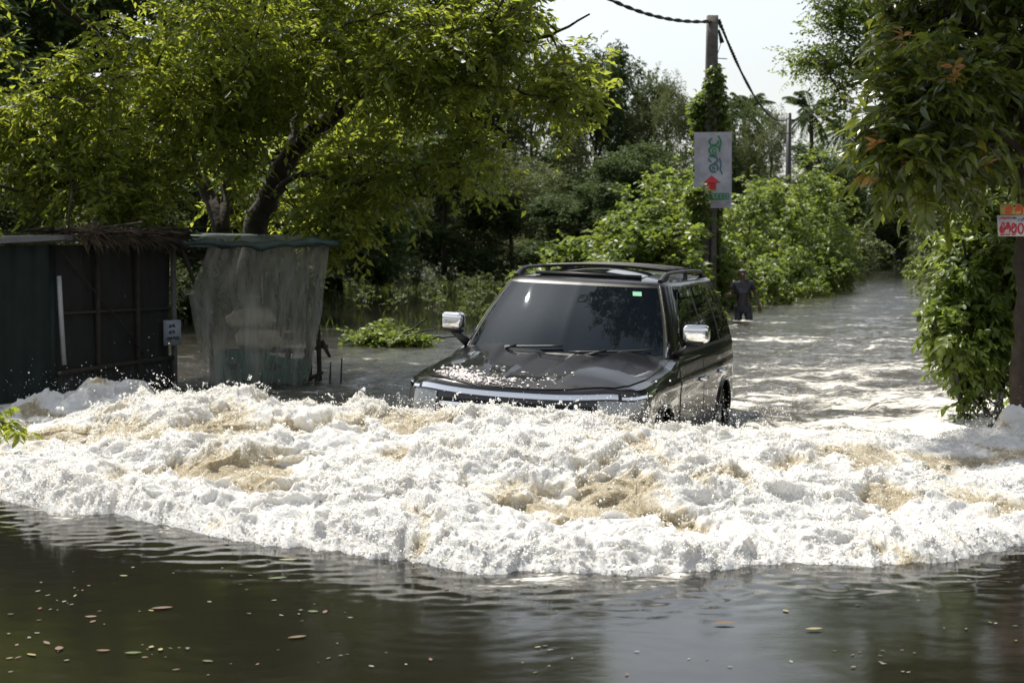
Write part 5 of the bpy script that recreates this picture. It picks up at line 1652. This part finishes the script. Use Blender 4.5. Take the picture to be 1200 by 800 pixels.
# turn the card a little toward the road
ux2 = nrmz(ux_ * .62 + np.array([1, 0, 0]) * .9); nr2 = np.cross(ux2, [0, 0, 1.])
o_ = npos - ux2 * .12 + nr2 * .12
b = MB(); Vc = [o_, o_ + ux2 * .215, o_ + ux2 * .215 + [0, 0, .30], o_ + [0, 0, .30]]
b.quads(np.array(Vc + [q - nr2 * .006 for q in Vc]), [[0, 1, 2, 3], [7, 6, 5, 4], [0, 4, 5, 1], [1, 5, 6, 2], [2, 6, 7, 3], [3, 7, 4, 0]])
nt_o = b.build('paper_notice', simple('notice_paper', (.27, .31, .36), rough=.6, noise_s=20, noise_a=.1)); tag(nt_o, 'small pale notice card with three lines of writing on the shack wall', 'notice')
b = MB(); ink = simple('black_ink', (.02, .02, .025), rough=.6)
for k, (tx, zz, xx) in enumerate((('ab', .205, .065), ('cd', .135, .065), ('eabd', .06, .035))):
    write(b, tx, o_ + ux2 * xx + np.array([0, 0, zz]), ux2, np.array([0, 0, 1.]), nr2, .047, .009, .82)
b.build('lettering', ink, nt_o)

# ------------------------------------------------------------------ signs nailed to the glossy tree
def board(name, px0, py0, px1, py1, Y, m, label, tilt=0, th=.004, skew=0):
    A, B_, Cc, D_ = at(px0, py1, Y), at(px1, py1, Y), at(px1, py0, Y), at(px0 - skew, py0, Y)
    A = A.copy(); 
    Vv = np.array([A, B_, Cc, D_]); V2 = Vv + [0, th, 0]
    b = MB(); b.quads(np.concatenate([Vv, V2]), [[0, 1, 2, 3], [7, 6, 5, 4], [0, 4, 5, 1], [1, 5, 6, 2], [2, 6, 7, 3], [3, 7, 4, 0]])
    o = b.build(name, m); tag(o, label, 'sign'); return o
white_p = simple('white_board', (.58, .57, .60), rough=.5, noise_s=7, noise_a=.22)
yel_p = simple('yellow_board', (.58, .43, .15), rough=.5, noise_s=7, noise_a=.22)
red_i = simple('red_ink', (.50, .02, .035), rough=.5); org_i = simple('orange_ink', (.62, .09, .02), rough=.5); green_i = simple('green_ink', (.02, .22, .08), rough=.5); teal_i = simple('teal_ink', (.01, .11, .12), rough=.5); grey_i = simple('grey_ink', (.2, .2, .25), rough=.6)
ysn = 14.52
s1 = board('tree_sign', 1171, 239, 1238, 254, ysn + .012, yel_p, 'yellow sign with orange lettering nailed to the right trunk, above the white one', skew=1)
XU, ZU, YU = np.array([1, 0, 0.]), np.array([0, 0, 1.]), np.array([0, -1., 0])
b = MB(); write(b, 'a', at(1175.5, 252.0, ysn + .012), XU, ZU, YU, .092, .016, 1.2, off=.005); write(b, 'b', at(1187.5, 252.0, ysn + .012), XU, ZU, YU, .092, .016, 1.2, off=.005)
write(b, 'c', at(1200, 252.0, ysn + .012), XU, ZU, YU, .092, .016, 1.2, off=.005); b.build('lettering', org_i, s1)
s2 = board('tree_sign', 1168.5, 252.5, 1242, 277, ysn, white_p, 'white sign with red lettering and a number nailed to the right trunk', skew=1.8)
b = MB()
for ch, x0 in (('c', 1169.8), ('b', 1176.2), ('d', 1183.2)):
    write(b, ch, at(x0, 273.2, ysn), XU, ZU * 1.45, YU, .066, .0125, 1, off=.005)
    ribbon(b, [(q[0] * .05, q[1] * .03) for q in arc(.5, .3, .42, 10, 190)], .010, at(x0, 258.0, ysn), XU, ZU, YU, .007)
    ribbon(b, [(q[0] * .045, q[1] * .03) for q in arc(.5, .3, .4, 190, 360)], .010, at(x0 + .3, 274.9, ysn), XU, ZU, YU, .007)
b.build('lettering', red_i, s2)
for s_, pyn in ((s1, 242), (s2, 256)):
    for pxn in (1187, 1198):
        b = MB(); c_ = at(pxn, pyn, ysn - .004); b.tube([c_ + [0, .01, 0], c_ - [0, .006, 0]], .006, 8); b.build('nail', rust, s_)
b = MB(); write(b, '07', at(1190.8, 274, ysn), XU, ZU, YU, .092, .015, .72, off=.005); b.build('number', red_i, s2)
b = MB(); write(b, 'sasa', at(1190.5, 259.6, ysn), XU, ZU, YU, .03, .005, 1.0, off=.005); b.build('small_print', grey_i, s2)

# ------------------------------------------------------------------ pole, creeper, banner, cables
conc = simple('weathered_concrete', (.10, .09, .08), rough=.9, noise_s=6, noise_a=.35, bump=.5, bscale=30)
YP = 41.0
pt = at(832.5, 22, YP); pb = at(829, 320, YP)
up_ = empty('utility_pole', (pb[0], YP, -.5), 'grey concrete utility pole with cables at its top, creeper round it', 'utility pole')
U0 = np.array(up_.location); b = MB()
a = np.arange(4) / 4 * 2 * PI + PI / 4
rows = []
for t in np.linspace(0, 1, 12):
    c = U0 * (1 - t) + pt * t; r = .20 * (1 - t) + .135 * t
    for cx, cy in ((-1, -.8), (-.8, -1), (.8, -1), (1, -.8), (1, .8), (.8, 1), (-.8, 1), (-1, .8)): rows.append(c - U0 + [cx * r, cy * r, 0])
b.quads(np.array(rows), [[i * 8 + j, i * 8 + (j + 1) % 8, (i + 1) * 8 + (j + 1) % 8, (i + 1) * 8 + j] for i in range(11) for j in range(8)])
b.f.append(np.array([[88 + j for j in range(8)]])); b.build('post', conc, up_)
b = MB(); b.beam(at(834, 27, YP) - U0, at(842, 27.5, YP) - U0, .05, .07); b.build('bracket', trim, up_)
b = MB(); b.tube([at(841, 29, YP) - U0, at(842.5, 36, YP) - U0], [.05, .035], 8); b.build('insulator', trim, up_)
b = MB(); b.tube([at(840, 38, YP) - U0, at(844, 53, YP) - U0], [.025, .06], 8); b.build('hanging_clamp', trim, up_)
b = MB(); b.tube([at(834, 70.5, YP) - U0, at(850, 71.5, YP) - U0], [.012, .012], 6); b.build('strut', trim, up_)
# creeper on the pole
rng = np.random.default_rng(611)
cr_ = empty('creeper', (pb[0], YP, 0), 'dark green creeper climbing the utility pole above the banner', 'creeper')
cl = []
for py in np.arange(78, 300, 2.2):
    w_ = np.interp(py, [60, 85, 105, 120, 150, 160, 300], [4, 6, 9, 17, 19, 10, 12])
    ctr_x = np.interp(py, [60, 100, 125, 160, 300], [836, 834, 829, 828, 829])
    for k in range(int(1 + w_ / 3.2)): cl.append(at(ctr_x + rng.uniform(-w_, w_) * 1.15, py, YP + (rng.uniform(-.28, .28) if py < 152 else rng.uniform(.02, .3))))
cl = np.array(cl) - np.array(cr_.location)
lb, tb = MB(), MB(); sprays(lb, tb, rng, cl, .15, 5, 6, .11, droop=.3, wr=.65, updir=0, hang=.6, tint_c=rng.normal(-.1, .12, len(cl)))
tb.tube([np.array([0, -.2, -.5]), np.array([.05, -.2, 2]), np.array([.02, -.18, 4]), np.array([.1, -.16, 5])], .03, 6)
tb.build('stem', bark_d, cr_); lb.build('foliage', lm_vine, cr_)
# banner
bnw = simple('banner_cloth', (.40, .39, .44), rough=.7, noise_s=2.5, noise_a=.28)
YB = YP - .32
P0, P1 = at(812, 245, YB), at(856.5, 155, YB)
def bpt(px, py, off=0):
    q = at(px, py, YB); q[1] += .06 * math.sin((px - 812) / 44 * 5) + .02 * math.sin(py / 9) - off; return q
b = MB(); nu, nv = 24, 30
V = np.array([bpt(812 + 44 * i / 23 + (0.8 * math.sin(j / 29 * PI) if i == 0 else 0), 156 + (88 if i > 6 else 88) * j / 29 - (1.5 if i == 23 and j == 0 else 0)) for i in range(nu) for j in range(nv)])
b.grid(V, nu, nv); V2 = V.copy(); V2[:, 1] += .006; b.grid(V2, nu, nv)
bn = b.build('banner', bnw, smooth=True); tag(bn, 'white vertical banner with green lettering and a red arrow tied to the utility pole', 'banner')
def bstroke(b, pts, w, off):
    P = np.array(pts, float); T = np.gradient(P, axis=0); T /= np.linalg.norm(T, axis=1)[:, None] + 1e-9
    N_ = np.stack([-T[:, 1], T[:, 0]], 1) * w / 2
    V = np.array([bpt(*q, off) for q in P + N_] + [bpt(*q, off) for q in P - N_]); k = len(P)
    b.quads(V, [[i, i + 1, k + i + 1, k + i] for i in range(k - 1)])
b = MB()
bstroke(b, arc(835, 167, 5, -20, 250, 4), 1.8, .012); bstroke(b, arc(836, 177, 6, 60, 380, 5), 1.9, .014); bstroke(b, arc(836, 177.5, 2.2, 0, 330), 1.5, .016); bstroke(b, [(840, 160), (843, 166), (842, 174)], 1.8, .018)
b.build('lettering', green_i, bn)
b = MB()
bstroke(b, arc(835.5, 197.5, 4.6, 60, 400), 1.9, .012); bstroke(b, arc(835.5, 197.5, 1.5, 0, 330), 1.3, .014); bstroke(b, [(830, 183), (838, 184.5), (840, 189), (836, 192)], 1.9, .016); bstroke(b, [(829.5, 186), (830.5, 189), (833, 190.5)], 1.5, .018); bstroke(b, [(842, 186), (843.5, 193), (842.5, 199), (845, 205)], 1.6, .012)
b.build('lettering', teal_i, bn)
b = MB(); bstroke(b, [(832.8, 223.5), (832.8, 213)], 10.5, .012)
Vt = np.array([bpt(823.5, 214.5, .014), bpt(833, 206, .014), bpt(843, 214.5, .014)]); b.quads(Vt, [[0, 1, 2]]); b.build('arrow', red_i, bn)
b = MB(); bstroke(b, [(831, 230.5), (843, 230.5), (853.5, 230.5)], 7.5, .010); b.build('name_panel', green_i, bn)
b = MB()
for x in (835, 839.2, 843.4, 847.6, 851):
    bstroke(b, [(x, 228), (x, 233)], .8, .016); bstroke(b, [(x, 228.4), (x + 2.2, 228.4)], .8, .018); bstroke(b, [(x, 232.6), (x + 2.2, 232.6)], .8, .018)
bstroke(b, [(843.4, 230.5), (845.4, 230.5)], .7, .018)
b.build('lettering', bnw, bn)
b = MB(); bstroke(b, [(832, 237.5), (853, 238)], .7, .012); bstroke(b, [(836, 240.5), (851, 240.8)], .6, .012); b.build('small_print', grey_i, bn)
# creeper spray hanging over the banner edge
cb = empty('creeper_strand', (4.8, YB - .2, 1.6), 'leafy strand climbing over the lower left of the banner', 'creeper')
cl = np.array([at(rng.uniform(806, 828) + (240 - 0) * 0, rng.uniform(222, 262), YB - .35 + rng.uniform(-.1, .05)) for _ in range(44)]); lb, tb = MB(), MB()
sprays(lb, tb, rng, cl - np.array(cb.location), .2, 5, 6, .11, wr=.6, droop=.2, updir=.1); lb.build('foliage', lm_vine, cb); tb.build('stem', twigm, cb)

cabm = simple('cable_black', (.02, .02, .022), rough=.6)
def cable(name, a, z, sag, r, label, strands=2, catg='cable'):
    b = MB(); n = 90; t = np.linspace(0, 1, n)
    a, z = np.array(a), np.array(z)
    P = a + (z - a) * t[:, None]; P[:, 2] -= sag * 4 * t * (1 - t)
    Lr = np.linalg.norm(z - a)
    for s in range(strands):
        ph = t * Lr * 7 + s * PI
        Q = P.copy()
        if strands > 1: Q[:, 0] += np.cos(ph) * r * .8; Q[:, 2] += np.sin(ph) * r * .8
        b.tube(Q, r, 5)
    tag(b.build(name, cabm, smooth=True), label, catg)
cable('overhead_cable', at(600, -75, 34), at(833, 28, YP), .55, .028, 'thick twisted cable running from the top of the view to the pole top')
cable('overhead_cable', at(841, 29, YP), at(922, 140, 77), .9, .03, 'thick twisted cable sloping from the pole top down to the small far pole')
cable('overhead_cable', at(843, 52, YP), at(834, 80, YP - .1), .02, .008, 'thin loose wire hanging beside the pole top', 1, 'wire')
cable('overhead_cable', at(910, 156, 76), at(930, 156, 77), .05, .03, 'short slack wire around the small far pole', 1, 'wire')
fp = empty('distant_pole', (at(922.5, 290, 77)[0], 77, -.4), 'small dark pole far off above the bushes, left of the palm', 'utility pole'); b = MB()
b.tube([np.array([0, 0, 0]), np.array([0, 0, at(922, 134, 77)[2] + .4])], [.17, .12], 8); b.build('post', trim, fp, smooth=True)
b = MB(); b.beam((-.3, 0, at(0, 142, 77)[2] + .4), (.3, 0, at(0, 142, 77)[2] + .4), .06, .08); b.build('crossarm', trim, fp)

# ------------------------------------------------------------------ things at the far end of the river
Yd = 140.0
def pt_(px, py, Y=Yd): return at(px, py, Y)
b = MB()
for px in (1041, 1044.5): b.tube([pt_(px, 309), pt_(px + .4, 265)], .12, 6)
tag(b.build('gate_posts' if False else 'signpost', bark_d), 'dark twin legged post at the far end of the river', 'post')
b = MB(); b.tube([pt_(1032.5, 306), pt_(1033, 268)], .07, 6)
fs = b.build('far_sign', bark_d); tag(fs, 'small orange sign board on a thin post at the far end of the river', 'sign')
b = MB(); c = pt_(1034, 278.5); b.box(c + [0, -.15, 0], (.44, .05, .95)); b.build('board', simple('faded_orange', (.30, .10, .05), rough=.7, noise_s=3), fs)
b = MB(); c = pt_(1057.5, 296); b.box(c, (1.35, .8, 1.25)); b.box(c + [0, 0, .68], (1.5, .95, .12)); b.box(c + [0, -.42, -.1], (.9, .05, .9))
kx = b.build('culvert_box', simple('dark_hut', (.015, .014, .013), rough=.9)); tag(kx, 'squat dark box like hut beside the posts at the far end of the river', 'hut')

# ------------------------------------------------------------------ the wading person
def skin_mesh(name, V, E, R, m, parent, sub=2, root=0):
    me = bpy.data.meshes.new(name); me.from_pydata([tuple(v) for v in V], E, []); o = bpy.data.objects.new(name, me); C.objects.link(o)
    md = o.modifiers.new('s', 'SKIN'); md.use_smooth_shade = True
    for k, r in enumerate(R):
        sv = me.skin_vertices[0].data[k]; sv.radius = (r, r) if np.isscalar(r) else r; sv.use_root = (k == root)
    ms = o.modifiers.new('u', 'SUBSURF'); ms.levels = sub; ms.render_levels = sub
    dg = bpy.context.evaluated_depsgraph_get(); nm = bpy.data.meshes.new_from_object(o.evaluated_get(dg))
    bpy.data.objects.remove(o)
    nm.materials.clear(); nm.materials.append(m)
    o = bpy.data.objects.new(name, nm); C.objects.link(o); o.parent = parent
    return o
skinm = simple('skin', (.085, .047, .034), rough=.45); shirtm = simple('wet_dark_shirt', (.017, .016, .022), rough=.38, noise_s=9, noise_a=.4); shortm = simple('dark_shorts', (.008, .010, .018), rough=.6); hairm = simple('grey_hair', (.10, .095, .09), rough=.7, noise_s=40)
pr = empty('person', (5.13, 36, -.58), 'person in a dark wet t-shirt and dark shorts wading towards the camera behind the car', 'person')
# joints: facing -y ; x to the right of the picture
J = dict(pel=(0, 0, .92), sp=(0, .0, 1.12), ch=(-.01, .0, 1.30), nk=(-.01, -.01, 1.45), hd0=(-.02, -.03, 1.53), hd=(-.025, -.035, 1.60), ht=(-.025, -.02, 1.67),
         sl=(.17, 0, 1.40), el=(.29, .03, 1.14), wl=(.36, -.06, .90), sr=(-.19, 0, 1.40), er=(-.27, .02, 1.14), wr_=(-.36, -.20, 1.16),
         hl=(.095, 0, .88), kl=(.12, -.20, .50), al=(.12, -.10, .10), tl=(.12, -.26, .05), hr=(-.095, 0, .88), kr=(-.10, -.03, .48), ar=(-.10, .10, .09), tr=(-.11, -.06, .03))
ks = list(J); V = [J[k] for k in ks]; ix = {k: i for i, k in enumerate(ks)}
Rr = dict(pel=.13, sp=.12, ch=.13, nk=.052, hd0=.062, hd=.085, ht=.07, sl=.06, el=.042, wl=.027, sr=.06, er=.042, wr_=.027, hl=.09, kl=.058, al=.038, tl=.03, hr=.09, kr=.058, ar=.038, tr=.03)
El = [('pel', 'sp'), ('sp', 'ch'), ('ch', 'nk'), ('nk', 'hd0'), ('hd0', 'hd'), ('hd', 'ht'), ('ch', 'sl'), ('sl', 'el'), ('el', 'wl'), ('ch', 'sr'), ('sr', 'er'), ('er', 'wr_'), ('pel', 'hl'), ('hl', 'kl'), ('kl', 'al'), ('al', 'tl'), ('pel', 'hr'), ('hr', 'kr'), ('kr', 'ar'), ('ar', 'tr')]
E_ = [(ix[a], ix[b]) for a, b in El]; R_ = [Rr[k] for k in ks]
def hand(wi, w, d, side_):
    w = np.array(w); d = nrmz(np.array(d, float)); s = nrmz(np.cross(d, [0, 1., 0])) * side_
    pi_ = len(V); V.append(tuple(w + d * .055)); R_.append(.034); E_.append((wi, pi_))
    for k, (o, l) in enumerate(((-.030, .075), (-.010, .085), (.010, .08), (.030, .062))):
        a = len(V); V.append(tuple(w + d * .085 + s * o)); R_.append(.0105); E_.append((pi_, a))
        V.append(tuple(w + d * (.085 + l * .5) + s * o * 1.1 + np.array([0, -.012, 0]))); R_.append(.0095); E_.append((a, a + 1))
        V.append(tuple(w + d * (.085 + l * .85) + s * o * 1.1 + np.array([0, -.035, 0]))); R_.append(.008); E_.append((a + 1, a + 2))
    a = len(V); V.append(tuple(w + d * .045 - s * .042)); R_.append(.013); E_.append((pi_, a)); V.append(tuple(w + d * .085 - s * .06 + [0, -.02, 0])); R_.append(.010); E_.append((a, a + 1))
hand(ix['wl'], J['wl'], (.10, -.05, -1), 1); hand(ix['wr_'], J['wr_'], (-.6, -.7, -.15), -1)
bd = skin_mesh('body', V, E_, R_, skinm, pr)
# face: nose, ears, eyes, mouth
b = MB(); hx, hy, hzz = -.025, -.04, 1.60
b.tube([(hx, hy - .085, hzz + .015), (hx, hy - .108, hzz - .02), (hx, hy - .09, hzz - .03)], [.010, .016, .012], 6)
for s in (-1, 1): b.tube([(hx + s * .083, hy + .01, hzz + .02), (hx + s * .094, hy + .02, hzz - .005), (hx + s * .083, hy + .01, hzz - .03)], [.010, .014, .009], 6)
b.tube([(hx - .025, hy - .082, hzz - .05), (hx, hy - .09, hzz - .05), (hx + .025, hy - .082, hzz - .05)], [.006, .008, .006], 5)
b.build('face', skinm, pr, smooth=True)
b = MB()
for s in (-1, 1): b.quads(ICO_V * .011 + [hx + s * .032, hy - .078, hzz + .012], ICO_F)
b.build('eyes', ink, pr, smooth=True)
b = MB(); u = np.linspace(0, 2 * PI, 28, endpoint=False); v = np.linspace(0, 1.75, 12)
U_, V2_ = np.meshgrid(u, v); lift = np.where(np.sin(U_) < -.2, .55, 1.0)
P = np.stack([np.cos(U_) * np.sin(V2_ * lift) * .094, np.sin(U_) * np.sin(V2_ * lift) * .105, np.cos(V2_ * lift) * .10], -1).reshape(-1, 3); P *= 1 + .05 * noise(P, .03, 3)[:, None]
b.quads(P + [hx, hy + .025, hzz + .02], [[i * 28 + j, i * 28 + (j + 1) % 28, (i + 1) * 28 + (j + 1) % 28, (i + 1) * 28 + j] for i in range(11) for j in range(28)])
b.build('hair', hairm, pr, smooth=True)
skin_mesh('shirt', [(0, 0, .80), (0, 0, .95), (0, 0, 1.12), (-.01, 0, 1.31), (-.01, 0, 1.42), (.175, 0, 1.405), (.245, .015, 1.24), (-.195, 0, 1.405), (-.245, .01, 1.24)],
          [(0, 1), (1, 2), (2, 3), (3, 4), (3, 5), (5, 6), (3, 7), (7, 8)], [(.175, .13), (.165, .13), (.155, .125), (.165, .13), (.075, .07), .078, .068, .078, .068], shirtm, pr, root=1)
skin_mesh('shorts', [(0, 0, .90), (.10, 0, .82), (.118, -.12, .64), (.122, -.18, .53), (-.10, 0, .82), (-.105, -.02, .62), (-.105, -.03, .50)], [(0, 1), (1, 2), (2, 3), (0, 4), (4, 5), (5, 6)], [(.15, .125), .105, .092, .088, .105, .092, .088], shortm, pr)
b = MB(); uu, vv = np.meshgrid(np.linspace(-.09, .09, 10), np.linspace(1.20, 1.29, 6), indexing='ij')
b.grid(np.stack([uu - .01, -.150 + 1.6 * uu ** 2 + .02 * (vv - 1.25), vv], -1).reshape(-1, 3), 10, 6); b.build('shirt_print', simple('grey_print', (.07, .07, .085), rough=.6, noise_s=25, noise_a=.6), pr)
